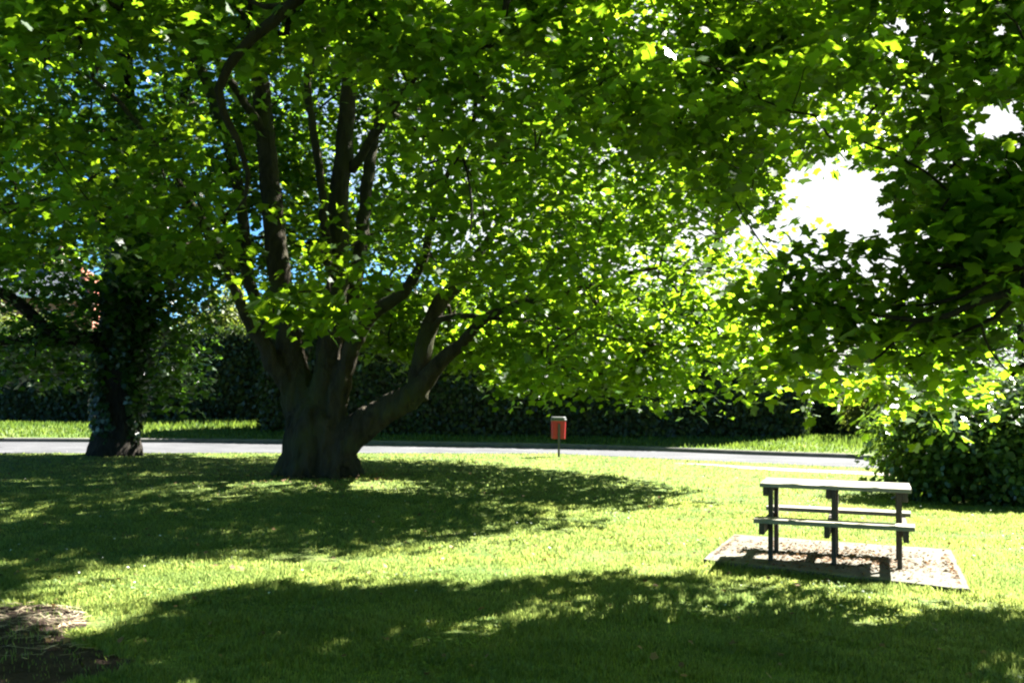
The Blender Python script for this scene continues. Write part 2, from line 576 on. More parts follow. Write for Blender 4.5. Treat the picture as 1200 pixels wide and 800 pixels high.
# areas of the ground that the sun reaches in the photograph (photo pixels), used to prune the crowns
LIT = [
    [(425, 690), (480, 668), (560, 652), (680, 640), (800, 622), (850, 606), (800, 588), (765, 570), (690, 553), (560, 543), (430, 532),
     (640, 529), (1000, 545), (1110, 575), (1210, 605), (1210, 712), (1060, 700), (960, 690), (840, 672), (740, 674), (640, 682), (520, 690)],
    [(-20, 712), (120, 700), (215, 696), (190, 716), (110, 742), (-20, 770)],
    [(120, 662), (330, 664), (420, 650), (430, 690), (220, 694), (110, 700), (-10, 706), (-10, 690)],
    [(-20, 517), (100, 517), (330, 519), (640, 523), (640, 532), (330, 531), (-20, 532)],
    [(640, 523), (880, 533), (1020, 538), (1020, 550), (880, 543), (640, 532)],
]
LITW = [[(g.x, g.y) for g in (G(*p) for p in poly)] for poly in LIT]


def sun_ok(C, strict=(1, 1, 0.8, 0.9, 0.95), margin=0.5):
    """False for clusters that would shade ground the photograph shows sunlit"""
    ok = np.ones(len(C), bool)
    for dx, dy in ((0, 0), (margin, 0), (-margin, 0), (0, margin), (0, -margin)):
        q = shadow_xy(C) + np.array([dx, dy])
        for poly, st in zip(LITW, strict):
            hit = inpoly(q[:, 0], q[:, 1], poly)
            ok &= ~(hit & (rng.uniform(0, 1, len(C)) < st))
    return ok


def sunpath(C, lim, xs, ys, Y):
    """False for clusters standing in the sun's way to the sprays seen at pixels xs, ys at distance Y"""
    ok = np.ones(len(C), bool)
    for px_ in xs:
        for py_ in ys:
            v_ = C - np.array(W(px_, py_, Y))
            al = v_ @ np.array(S)
            dd_ = np.linalg.norm(v_ - al[:, None] * np.array(S), axis=1)
            ok &= ~((dd_ < lim) & (al > .6))
    return ok


GAPS = [[(893, 268), (905, 225), (900, 205), (935, 185), (985, 178), (1030, 190), (1050, 225), (1035, 282), (1000, 270), (960, 270)],
        [(1126, 165), (1145, 120), (1192, 118), (1200, 150), (1165, 165)],
        [(1030, 20), (1075, 18), (1075, 32), (1035, 35)],
        [(1158, 22), (1185, 22), (1180, 48), (1160, 45)]]


def gap_ok(C, pad=1.0):
    x, y = proj(C)
    x = np.nan_to_num(x, nan=-9999); y = np.nan_to_num(y, nan=-9999)
    ok = np.ones(len(C), bool)
    for g in GAPS:
        cx = sum(p[0] for p in g) / len(g); cyy = sum(p[1] for p in g) / len(g)
        gg = [(cx + (p[0] - cx) * pad, cyy + (p[1] - cyy) * pad) for p in g]
        ok &= ~inpoly(x, y, gg)
    return ok


# ================================================================== SETTING
def sheet(name, poly, z, mat, cuts=0, kind='structure'):
    bm = bmesh.new()
    vs_ = [bm.verts.new((p[0], p[1], z if len(p) < 3 else p[2])) for p in poly]
    bm.faces.new(vs_)
    if bm.faces[:][0].normal.z < 0: pass
    me = bm_mesh(name, bm)
    if me.polygons[0].normal.z < 0: me.flip_normals()
    return tag(link(name, me, mat), kind=kind)


# lawn and everything beyond it, out to the horizon
sheet('lawn', [(-1500, -1500), (1500, -1500), (1500, 1500), (-1500, 1500)], 0.0, M['lawn'])

far_px = [(-260, 517), (0, 517.6), (330, 519.6), (650, 524.5), (880, 533), (1020, 537.8), (1250, 546)]
near_px = [(-260, 532), (0, 531), (330, 530.8), (650, 531.5), (880, 542.3), (1020, 548.5), (1250, 558)]
FAR = [G(*p) for p in far_px]
NEAR = [G(*p) for p in near_px]
FAR = [Vector((-70, FAR[0].y + 1, 0))] + FAR + [Vector((60, FAR[-1].y - 12, 0))]
NEAR = [Vector((-70, NEAR[0].y + 1, 0))] + NEAR + [Vector((60, NEAR[-1].y - 12, 0))]


def strip_mesh(name, A, B, za, zb):
    n = len(A)
    V = [(p.x, p.y, za) for p in A] + [(p.x, p.y, zb) for p in B]
    f = []
    for i in range(n - 1): f += [i, i + 1, n + i + 1, n + i]
    me = np_mesh(name, np.array(V), np.array(f), 4)
    if me.polygons[0].normal.z < 0: me.flip_normals()
    return me


fa, _ = resample([tuple(p) for p in FAR], [1] * len(FAR), 1.0)
FARs = [Vector(p) for p in fa]
tag(link('road', strip_mesh('road', NEAR, FAR, 0.008, 0.008), M['asphalt']), kind='structure')
# far kerb: a real step, butted stone by stone through its texture
kb = bmesh.new()
kprof = [(0.0, 0.0), (0.0, 0.10), (0.03, 0.125), (0.16, 0.125), (0.16, 0.0)]
rows = []
for i, p in enumerate(FARs):
    a = FARs[max(0, i - 1)]; b = FARs[min(len(FARs) - 1, i + 1)]
    t_ = (b - a).normalized(); nrm = Vector((-t_.y, t_.x, 0))
    if nrm.y < 0: nrm = -nrm
    rows.append([kb.verts.new(p + nrm * u + Vector((0, 0, v))) for u, v in kprof])
for i in range(len(rows) - 1):
    for j in range(len(kprof) - 1):
        kb.faces.new((rows[i][j], rows[i][j + 1], rows[i + 1][j + 1], rows[i + 1][j]))
tag(link('kerb', bm_mesh('kerb', kb), M['kerb']), kind='structure')


def far_y(x):
    xs = [p.x for p in FARs]; ys = [p.y for p in FARs]
    return float(np.interp(x, xs, ys))


def verge_z(x, y):
    d = max(0.0, y - far_y(x) - 0.16)
    return 0.118 + min(0.22, d * 0.045)


# far verge rising gently towards the hedges
gx = np.arange(-60, 50, 1.0)
Vv = []; 
offs = [0.16, 1, 2, 3.5, 5, 7, 10, 16, 30, 60]
for d in offs:
    for x in gx:
        y = far_y(x) + d
        Vv.append((x, y, 0.118 + min(0.22, (d - 0.16) * 0.045) + (0.02 * math.sin(x * 1.3 + d) if d > 0.5 else 0)))
nx = len(gx)
fl = []
for i in range(len(offs) - 1):
    for j in range(nx - 1):
        fl += [i * nx + j, i * nx + j + 1, (i + 1) * nx + j + 1, (i + 1) * nx + j]
tag(link('verge', np_mesh('verge', np.array(Vv), np.array(fl), 4, True), M['lawn']), kind='structure')

# worn path on the near side of the road
pn = [G(*p) for p in [(790, 543.0), (830, 545), (880, 549.6), (950, 553.2), (1020, 556.4), (1120, 562), (1300, 572)]]
pf = [G(*p) for p in [(790, 542.6), (830, 543.6), (880, 546.8), (950, 550), (1020, 553), (1120, 558), (1300, 567)]]
tag(link('path', strip_mesh('path', pn, pf, 0.006, 0.006), M['path']), kind='structure')

# bare soil patch in the lawn, lower left
soil_px = [(-60, 716), (0, 711), (40, 709), (75, 711), (97, 718), (96, 733), (80, 745), (88, 756), (128, 764), (150, 776), (140, 790), (90, 800), (30, 812), (-80, 815)]
SOIL = []
for i in range(len(soil_px)):
    a = G(*soil_px[i]); b = G(*soil_px[(i + 1) % len(soil_px)])
    for k in range(4):
        q = a.lerp(b, k / 4)
        SOIL.append((q.x + random.uniform(-.05, .05), q.y + random.uniform(-.05, .05)))
sheet('soil', SOIL, 0.004, M['soil'])

# ------------------------------------------------------------------ concrete slab (world outline from the photograph)
slab_c = [G(860, 624, .07), G(824, 653, .07), G(1137, 688, .07), G(1114, 642, .07)]
SLAB = [Vector((p.x, p.y, 0)) for p in slab_c]
SLAB_Z = 0.055
slab_ctr = sum(SLAB, Vector()) / 4
bm = bmesh.new()
lo = [bm.verts.new((p.x, p.y, -0.05)) for p in SLAB]
hi = [bm.verts.new((p.x, p.y, SLAB_Z)) for p in SLAB]
bm.faces.new(hi)
for i in range(4): bm.faces.new((lo[i], lo[(i + 1) % 4], hi[(i + 1) % 4], hi[i]))
bmesh.ops.subdivide_edges(bm, edges=bm.edges[:], cuts=9, use_grid_fill=True)
for v in bm.verts:
    if v.co.z > 0: v.co += Vector((random.uniform(-.008, .008), random.uniform(-.008, .008), random.uniform(-.005, .002)))
slab = link('concrete_slab', bm_mesh('concrete_slab', bm), M['concrete'])
tag(slab, 'weathered concrete slab littered with brown debris under the picnic table', 'slab')

# ------------------------------------------------------------------ picnic table
pl = G(903.5, 656, SLAB_Z); pr = G(1054.4, 667, SLAB_Z)
TYAW = R(-19.5)
tdir = Vector((math.cos(TYAW), math.sin(TYAW), 0)); tdep = Vector((-tdir.y, tdir.x, 0))
if tdep.y < 0: tdep = -tdep
leg_span = (pr - pl).length
tc = (pl + pr) / 2 + tdep * 0.31
TK = leg_span / 1.22
tab = empty('picnic_table', (tc.x, tc.y, SLAB_Z), TYAW)
tag(tab, 'weathered wooden picnic table with two plank benches on the concrete slab', 'picnic table')
TL = 0.5 * leg_span * 590 / 503


def tpart(name, boxes, mat, bev=0.006):
    b = bmesh.new()
    for c, s in boxes: box(b, c, s, None, bev)
    return link(name, bm_mesh(name, b), mat, tab, local=True)


for k in range(5):
    y = -0.375 + 0.15 * (k + .5)
    tpart('tabletop_board', [((0.002 * (k % 2), y, 0.745), (2 * TL + 0.006 * (k % 3), 0.144, 0.04))], M['wood_top'])
seat_z = 0.43
for sgn in (-1, 1):
    tpart('bench_seat', [((0.0, sgn * 0.60 - 0.063, seat_z), (2 * TL * 1.03, 0.12, 0.042)), ((0.004, sgn * 0.60 + 0.063, seat_z), (2 * TL * 1.03, 0.12, 0.042))], M['wood_top'])
for ix, x in enumerate((-leg_span / 2, 0.0, leg_span / 2)):
    side = -1 if ix < 2 else 1
    for sgn in (-1, 1):
        tpart('leg', [((x, sgn * 0.31, 0.36), (0.045, 0.07, 0.72))], M['wood_dark'])
    tpart('top_bearer', [((x + side * 0.049, 0, 0.68), (0.05, 0.70, 0.085))], M['wood_dark'])
    tpart('seat_bearer', [((x + side * 0.049, 0, 0.355), (0.05, 1.44, 0.105))], M['wood_dark'])
# ------------------------------------------------------------------ litter bin
bb = G(654, 535.5)
lb = empty('litter_bin', (bb.x, bb.y, 0), R(4))
tag(lb, 'red litter bin on a dark post beside the road', 'litter bin')
s = bb.y / F     # metres per photo pixel there
hw = 8.6 * s


def ring_pts(w_, d_, r_, n=5):
    pts = []
    for cx, cyy, a0 in ((w_ - r_, d_ - r_, 0), (-w_ + r_, d_ - r_, 90), (-w_ + r_, -d_ + r_, 180), (w_ - r_, -d_ + r_, 270)):
        for i in range(n + 1):
            a = R(a0 + 90 * i / n)
            pts.append((cx + r_ * math.cos(a), cyy + r_ * math.sin(a)))
    return pts


def loft(name, levels, mat, parent, yoff=0.0, cap=True):
    b = bmesh.new(); prev = None; first = None
    for (w_, d_, r_, z_) in levels:
        row = [b.verts.new((x, y + yoff, z_)) for x, y in ring_pts(w_, d_, r_)]
        if prev:
            for i in range(len(row)):
                b.faces.new((prev[i], prev[(i + 1) % len(row)], row[(i + 1) % len(row)], row[i]))
        else: first = row
        prev = row
    if cap:
        b.faces.new(first); b.faces.new(prev)
    return link(name, bm_mesh(name, b), mat, parent, local=True)


z0, z1, z2 = 21.5 * s, 41.5 * s, 47 * s
body = loft('body', [(hw * .80, hw * .62, .03, z0 + .01), (hw * .88, hw * .70, .05, z0), (hw * .9, hw * .72, .06, z0 + .02), (hw * .97, hw * .8, .07, z1), (hw * .99, hw * .82, .07, z1 + .035)], M['red_plastic'], lb, 0.02)
loft('rim', [(hw * 1.03, hw * .86, .07, z1 + .02), (hw * 1.06, hw * .89, .07, z1 + .03), (hw * 1.06, hw * .89, .07, z1 + .06), (hw * 1.0, hw * .84, .07, z1 + .07)], M['bin_lid'], lb, 0.02)
loft('hood', [(hw * .96, hw * .8, .07, z1 + .06), (hw * 1.0, hw * .84, .08, z2 - .05), (hw * .98, hw * .82, .08, z2 - .015), (hw * .90, hw * .74, .09, z2)], M['bin_lid'], lb, 0.02)
b = bmesh.new()
box(b, (0, -hw * .80, 0.19 * 0 + 0.5 * 39 * s - 0.05), (2.5 * s, 0.035, 39 * s + 0.1), None, 0.006)
link('post', bm_mesh('post', b), M['post_metal'], lb, local=True)
for zc in (26 * s, 37 * s):
    b = bmesh.new()
    box(b, (0, -hw * .74 + .03, zc), (3.6 * s, 0.03, 0.04), None, 0.004)
    link('bracket', bm_mesh('bracket', b), M['post_metal'], lb, local=True)

# ================================================================== TREES
# ---- main tree: many stems from one broad foot
tb_ = G(372, 557)
D0 = tb_.y
root1 = empty('multi_stem_tree', (tb_.x, tb_.y, 0))
tag(root1, 'huge multi-stemmed tree with a thick leaning right limb and sunlit skirt of leaves', 'tree')
LIMBS = {
    'outer_left': ([(350, 500, D0), (337, 455, D0), (312, 408, D0 - .2), (290, 372, D0 - .4), (272, 330, D0 - .7), (245, 270, D0 - 1.2), (208, 213, D0 - 1.8), (165, 150, D0 - 2.4), (118, 100, D0 - 3), (60, 72, D0 - 3.4)],
                   [30, 24, 19, 14, 11, 9, 8, 7, 5, 3]),
    'left': ([(362, 520, D0), (350, 450, D0 + .1), (338, 395, D0 + .2), (330, 340, D0 + .3), (320, 250, D0 + .5), (312, 170, D0 + .8), (305, 90, D0 + 1), (299, 10, D0 + 1.2), (294, -90, D0 + 1.5), (290, -220, D0 + 1.8), (285, -340, D0 + 2)],
             [44, 34, 30, 27, 25, 23, 21, 18, 15, 10, 4]),
    'back_left': ([(352, 480, D0 + .4), (334, 420, D0 + .6), (305, 365, D0 + .9), (289, 310, D0 + 1.2), (283, 240, D0 + 1.5), (262, 150, D0 + 2), (232, 70, D0 + 2.4), (212, 10, D0 + 2.8), (190, -90, D0 + 3.2)],
                  [24, 18, 15, 14, 13, 13, 12, 10, 5]),
    'middle': ([(376, 520, D0), (380, 450, D0 - .1), (388, 395, D0 - .1), (395, 320, D0 - .1), (397, 245, D0), (404, 160, D0), (411, 80, D0 + .1), (416, 0, D0 + .1), (424, -110, D0 + .2), (430, -260, D0 + .2), (440, -380, D0)],
               [44, 32, 27, 26, 24, 21, 18, 15, 12, 8, 3]),
    'middle_right': ([(384, 510, D0 + .2), (393, 455, D0 + .3), (403, 405, D0 + .4), (414, 350, D0 + .6), (424, 280, D0 + .9), (430, 215, D0 + 1.2), (440, 150, D0 + 1.5), (456, 95, D0 + 1.8), (470, 20, D0 + 2.1), (490, -80, D0 + 2.4)],
                     [34, 22, 19, 17, 16, 15, 13, 11, 8, 4]),
    'wavy': ([(392, 340, D0 - .15), (384, 295, D0 - .35), (379, 240, D0 - .5), (372, 180, D0 - .7), (361, 110, D0 - .9), (364, 75, D0 - 1.0), (372, 45, D0 - 1.1), (366, 10, D0 - 1.2), (358, -60, D0 - 1.4)],
             [12, 11, 10, 10, 9, 8, 7, 6, 3]),
    'inner_right': ([(388, 500, D0 - .2), (402, 440, D0 - .3), (418, 395, D0 - .4), (442, 362, D0 - .6), (472, 343, D0 - .9), (494, 310, D0 - 1.2), (508, 250, D0 - 1.5), (530, 190, D0 - 1.9), (566, 120, D0 - 2.4)],
                    [32, 22, 19, 17, 14, 11, 8, 6, 3]),
    'leaning': ([(385, 540, D0 - .25), (412, 508, D0 - .3), (440, 488, D0 - .35), (468, 470, D0 - .4), (489, 458, D0 - .45), (494, 425, D0 - .4), (502, 385, D0 - .3), (517, 352, D0 - .2), (543, 326, D0), (562, 296, D0 + .2), (592, 255, D0 + .5), (625, 210, D0 + .8), (665, 150, D0 + 1.2)],
                [46, 40, 34, 31, 30, 22, 21, 19, 16, 12, 9, 6, 3]),
    'leaning_fork': ([(480, 464, D0 - .45), (499, 445, D0 - .6), (516, 424, D0 - .7), (540, 404, D0 - .8), (560, 380, D0 - 1.0), (596, 360, D0 - 1.2), (648, 346, D0 - 1.5), (700, 334, D0 - 1.8), (760, 316, D0 - 2.0), (830, 318, D0 - 2.2)],
                     [26, 22, 18, 15, 12, 10, 8, 6, 4, 2.5]),
    'leaning_twig': ([(505, 392, D0 - .35), (515, 374, D0 - .6), (540, 370, D0 - .8), (575, 372, D0 - 1.0), (610, 374, D0 - 1.3), (660, 386, D0 - 1.6), (720, 396, D0 - 1.9), (790, 410, D0 - 2.1)],
                     [8, 7.5, 7, 6, 5, 4, 3, 2]),
    'upper_right': ([(412, 200, D0), (450, 140, D0 - .6), (510, 60, D0 - 1.5), (580, -20, D0 - 2.5), (660, -90, D0 - 3.2), (740, -130, D0 - 3.6)],
                    [12, 10, 9, 8, 6, 3]),
    'upper_left': ([(312, 160, D0 + .8), (280, 110, D0 + .2), (230, 40, D0 - .6), (160, -40, D0 - 1.2), (70, -100, D0 - 1.6)],
                   [12, 9, 8, 6, 3]),
}
skel = []
trunk_t = Tubes()
# foot of the tree: flaring lumpy bole
bole = [(373, 572), (373, 556), (372, 540), (371, 515), (370, 497), (370, 482), (371, 468)]
P, rd = resample([np.array(W(px, py, D0)) for px, py in bole], [0.5 * q * D0 / F for q in (88, 86, 80, 76, 70, 58, 40)], 0.12)
trunk_t.add(P, rd, 22, 0.03)
# root flares
for a, L in ((20, 1.15), (75, 1.0), (150, 1.05), (200, 1.1), (250, 1.1), (300, 1.2), (340, 1.1)):
    d = np.array([math.cos(R(a)), math.sin(R(a)), 0])
    c = np.array(tb_)
    P, rd = resample([c + d * .42 + [0, 0, 1.1], c + d * .56 + [0, 0, .4], c + d * .68 * L + [0, 0, .08], c + d * .86 * L + [0, 0, -.12]], [.2, .19, .14, .06], .1)
    trunk_t.add(P, rd, 9, 0.03)
# burr where the leaning limb leaves the bole
P, rd = resample([np.array(W(398, 545, D0 - .45)), np.array(W(405, 522, D0 - .45)), np.array(W(420, 505, D0 - .4))], [.22, .27, .22], .1)
trunk_t.add(P, rd, 10, .05)
limb_parts = []
for nm, (pts, wp) in LIMBS.items():
    P, rd = pix_limb(pts, wp)
    P, rd = resample(P, rd, 0.22)
    P[2:-1] += rng.normal(0, 0.012, (len(P) - 3, 3))
    if nm in ('wavy', 'leaning_twig', 'upper_right', 'upper_left', 'leaning_fork'):
        cut = 0
    else:
        L = np.cumsum(np.r_[0, np.linalg.norm(np.diff(P, axis=0), axis=1)])
        lim = {'leaning': 2.5, 'outer_left': 1.9}.get(nm, 2.0)
        cut = int(np.searchsorted(L, lim))
        taper = rd[:cut + 2].copy(); taper[-1] *= .8
        trunk_t.add(P[:cut + 2], taper, 12, 0.02)
        cut = max(0, cut - 1)
    limb_parts.append((P[cut:], rd[cut:]))
    skel.append(P[cut:])
fused_trunk('trunk', trunk_t, 0.038, M['bark'], root1, 0.055, 3.1)
for P, rd in limb_parts:
    t = Tubes(); rd = rd.copy(); rd[-1] *= .4
    t.add(P, rd, 12, 0.02)
    link('limb', t.mesh('limb'), M['bark'], root1)

BX = [-400, -100, 0, 60, 110, 160, 215, 262, 320, 420, 450, 500, 560, 600, 625, 665, 720, 800, 850, 900, 950, 1000]
BY = [314, 314, 312, 312, 314, 330, 350, 338, 372, 385, 405, 420, 425, 455, 462, 440, 448, 462, 462, 436, 415, 400]


def crown_points(n, c, r, shell=0.45, pz=4.0, zlo=1.3):
    out = []
    tot = 0
    while tot < n:
        q = rng.uniform(-1, 1, (n * 3, 3))
        h = np.hypot(q[:, 0], q[:, 1])
        e = (h ** 2 + np.abs(q[:, 2]) ** pz)
        k = (e < 1) & (e > shell ** 2 * rng.uniform(0.2, 1, len(q)))
        p = q[k] * np.array(r) + np.array(c)
        p = p[p[:, 2] > zlo]
        out.append(p); tot += len(p)
    return np.concatenate(out)[:n]


def edge_noise(C, amp, seed):
    from mathutils import noise as mn
    return np.array([mn.noise(Vector((c[0] * .5 + seed, c[1] * .5, c[2] * .5))) for c in C]) * amp


C1 = crown_points(6200, (-3.4, D0 + .3, 9.2), (9.6, 8.4, 9.4), 0.5, 4.0, 1.2)
x, y = proj(C1)
keep = (y < np.interp(x, BX, BY) - 14 + edge_noise(C1, 14, 3)) & sun_ok(C1) & gap_ok(C1, 1.0)
# open inner space round the stems on the viewer's side
inner = (x > 270) & (x < 470) & (y > 40) & (y < 420) & (C1[:, 1] < D0)
keep &= ~(inner & (rng.uniform(0, 1, len(C1)) < 0.85))
keep &= ~((x > 300) & (x < 470) & (y > 320) & (C1[:, 1] < D0 + 2))
keep &= ~((x > 425) & (x < 590) & (y > 335) & (C1[:, 1] < D0 + .8))
keep &= edge_noise(C1 * 1.9, 1.0, 9) > np.where((x < 330) & (y > -120), .17, -.06)
C1 = C1[keep]
above = proj(C1)[1] < -140
C1 = C1[~above | (rng.uniform(0, 1, len(C1)) < .9)]
C1 = C1[sunpath(C1, .72, range(530, 910, 38), (250, 300, 350, 400, 445), D0) | (rng.uniform(0, 1, len(C1)) < .07) | (C1[:, 2] < 4)]
C1 = C1[sunpath(C1, .45, (405, 470, 495), (450, 515), D0 - .4)]
C1 = C1[sunpath(C1, .45, (335, 365, 395), (355, 380), 15.5)]
# drooping spray in front of the stems, large sunlit leaves
DROOP = np.array([W(345, 352, 15.5), W(372, 362, 15.3), W(392, 378, 15.2), W(330, 366, 15.6), W(384, 352, 15.8), W(318, 350, 16), W(405, 360, 15.6)])
# skirt of sprays along the lower right edge
SK = []
for i in range(150):
    px = rng.uniform(440, 900)
    py = np.interp(px, BX, BY) - rng.uniform(0, 75)
    SK.append(W(px, py, rng.uniform(D0 - 3.2, D0 + 3.0) if px > 590 else rng.uniform(D0 + .8, D0 + 3.5)))
SK = np.array(SK)
SK = SK[sun_ok(SK, (.75, 1, .8, .9, .95))]
CL = np.concatenate([C1, SK])
P, N, T, sz, idx = spray(CL, 62, 0.66, 0.136, 0.36, 0.65)
far_up = proj(CL)[1][idx] < -140
sel = ~far_up | (rng.uniform(0, 1, len(P)) < 0.5)
sz = np.where(far_up, sz * 1.5, sz)
P2, N2, T2, s2, _ = spray(DROOP, 30, 0.42, 0.2, 0.3, 0.8)
P = np.concatenate([P[sel], P2]); N = np.concatenate([N[sel], N2]); T = np.concatenate([T[sel], T2]); sz = np.concatenate([sz[sel], s2])
link('crown', leaves_mesh('crown', P, N, T, sz, LEAF_LOBED), M['leaf_main'], root1)
tag(link('twigs', grow(skel, np.concatenate([CL, DROOP])).mesh('twigs'), M['bark'], root1))

# ---- ivy-clad tree on the left
tl = G(134, 533)
D2 = tl.y
root2 = empty('ivy_clad_tree', (tl.x, tl.y, 0))
tag(root2, 'dark tree with an ivy-covered trunk standing at the lawn edge by the road', 'tree')
trunk2 = Tubes()
P, rd = resample([np.array(W(px, py, D2)) for px, py in ((134, 545), (134, 532), (136, 510), (138, 470), (142, 420), (146, 370), (150, 310), (152, 240), (150, 160), (146, 60), (140, -60), (136, -180))],
                 [0.5 * q * D2 / F for q in (74, 64, 52, 46, 44, 42, 36, 30, 24, 18, 12, 4)], .25)
skel2 = [P[14:]]
trunk2.add(P, rd, 16, .03)
for a in (10, 80, 150, 215, 280, 330):
    d = np.array([math.cos(R(a)), math.sin(R(a)), 0]); c = np.array(tl)
    p_, r_ = resample([c + d * .3 + [0, 0, .8], c + d * .40 + [0, 0, .3], c + d * .5 + [0, 0, .05], c + d * .62 + [0, 0, -.15]], [.17, .17, .13, .06], .1)
    trunk2.add(p_, r_, 8, .03)
fused_trunk('trunk', trunk2, 0.06, M['bark_dark'], root2, .04, 8.2)
for pts, wp in (
    ([(140, 402, D2), (112, 398, D2 - .2), (84, 394, D2 - .4), (58, 390, D2 - .6), (40, 372, D2 - .8), (18, 352, D2 - 1.0), (-12, 336, D2 - 1.2), (-70, 300, D2 - 1.6)], [22, 20, 18, 17, 15, 13, 12, 7]),
    ([(100, 397, D2 - .2), (70, 402, D2 - .5), (30, 398, D2 - .9), (-20, 402, D2 - 1.3), (-80, 395, D2 - 1.7)], [11, 10, 9, 8, 4]),
    ([(148, 345, D2), (176, 315, D2 - .3), (206, 285, D2 - .6), (236, 268, D2 - .9), (262, 262, D2 - 1.2)], [20, 16, 12, 8, 4]),
    ([(150, 300, D2), (122, 262, D2 + .2), (92, 215, D2 + .4), (50, 170, D2 + .7), (8, 130, D2 + 1), (-50, 90, D2 + 1.2)], [20, 16, 14, 11, 9, 4]),
    ([(152, 240, D2), (186, 190, D2 + .3), (214, 120, D2 + .6), (226, 40, D2 + .9), (230, -60, D2 + 1)], [18, 14, 11, 8, 4]),
):
    P, rd = pix_limb(pts, wp)
    P, rd = resample(P, rd, .3)
    skel2.append(P)
    t = Tubes(); rd[-1] *= .4
    t.add(P, rd, 10, .03)
    link('limb', t.mesh('limb'), M['bark_dark'], root2)
C2 = crown_points(2300, (tl.x - .8, D2 + .3, 9.4), (8.2, 6.6, 7.6), .45, 3.0, 2.2)
x, y = proj(C2)
keep = (y < np.interp(x, [-400, 0, 50, 110, 150, 230, 300, 400], [325, 325, 324, 326, 330, 345, 325, 300]) - 12) & sun_ok(C2) & (edge_noise(C2 * 1.9, 1.0, 21) > np.where((y < 280) & (y > -100), .14, -.25))
C2 = C2[keep]
LOW = []
for i in range(46):
    LOW.append(W(rng.uniform(165, 232), rng.uniform(300, 485), D2 + rng.uniform(-1.2, 1.0)))
for i in range(44):
    LOW.append(W(rng.uniform(-10, 112), rng.uniform(326, 440), D2 + rng.uniform(-1.4, .6)))
CL2 = np.concatenate([C2, np.array(LOW)])
P, N, T, sz, idx = spray(CL2, 58, 0.74, 0.145, .36, .65)
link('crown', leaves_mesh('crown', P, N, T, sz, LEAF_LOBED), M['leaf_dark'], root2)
link('twigs', grow(skel2, CL2).mesh('twigs'), M['bark_dark'], root2)
# ivy over the bole and first limbs
n = 9000
h = rng.uniform(0, 1, n) ** .8 * 7.5 + .25
a = rng.uniform(0, 2 * np.pi, n)
tz = np.linspace(0, 9, 40)
trx = np.interp(h, [0, 1, 2.5, 4.5, 6, 9], [.50, .46, .46, .44, .4, .3])
cx = np.interp(h, [0, 9], [0, .55])
lump = 0.10 + .16 * np.abs(np.sin(a * 1.7 + h * 1.9)) + .1 * rng.uniform(0, 1, n)
lump *= np.clip((h - .1) / 1.2, .15, 1)
rr = trx + lump * rng.uniform(.3, 1, n)
keep = (np.sin(a * 2 + h * .8) > -0.75) | (h > 2.2)
P = np.stack([tl.x + cx + np.cos(a) * rr, tl.y + np.sin(a) * rr, h], 1)[keep]
N = np.stack([np.cos(a), np.sin(a), rng.uniform(.1, .8, n)], 1)[keep] + rng.normal(0, .35, (keep.sum(), 3))
T = np.stack([np.zeros(keep.sum()), np.zeros(keep.sum()), -np.ones(keep.sum())], 1) + rng.normal(0, .5, (keep.sum(), 3))
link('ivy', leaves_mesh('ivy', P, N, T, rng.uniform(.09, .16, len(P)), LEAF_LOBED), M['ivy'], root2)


def near_limb(root, pts, wp, mat):
    P, rd = pix_limb(pts, wp)
    P, rd = resample(P, rd, .15)
    t = Tubes(); rd[-1] *= .4
    t.add(P, rd, 9, .03)
    link('limb', t.mesh('limb'), mat, root)
    return P


# ---- near tree standing just outside the frame on the right; its boughs reach over the table lawn
T3 = Vector((9.2, 6.6, 0))
root3 = empty('sycamore_tree', T3)
tag(root3, 'near sycamore reaching in from the right with dark boughs and big lobed leaves', 'tree')
P, rd = resample([T3 + Vector(q) for q in ((0, 0, -.2), (0, 0, .3), (-.05, 0, 1.2), (-.1, .05, 2.6), (-.2, .2, 4.2), (-.2, .3, 6), (0, .3, 8), (.1, .2, 10.5))], [.62, .48, .40, .36, .3, .24, .16, .05], .25)
t = Tubes(); t.add(P, rd, 14, .03)
link('trunk', t.mesh('trunk'), M['bark_dark'], root3)
sk3 = [P[6:]]
a0 = (T3.x - .1, T3.y + .1)


def world_limb(root, pts, rads, mat):
    P, rd = resample([np.array(p, float) for p in pts], rads, .2)
    t = Tubes(); rd[-1] *= .4
    t.add(P, rd, 10, .03)
    link('limb', t.mesh('limb'), mat, root)
    return P


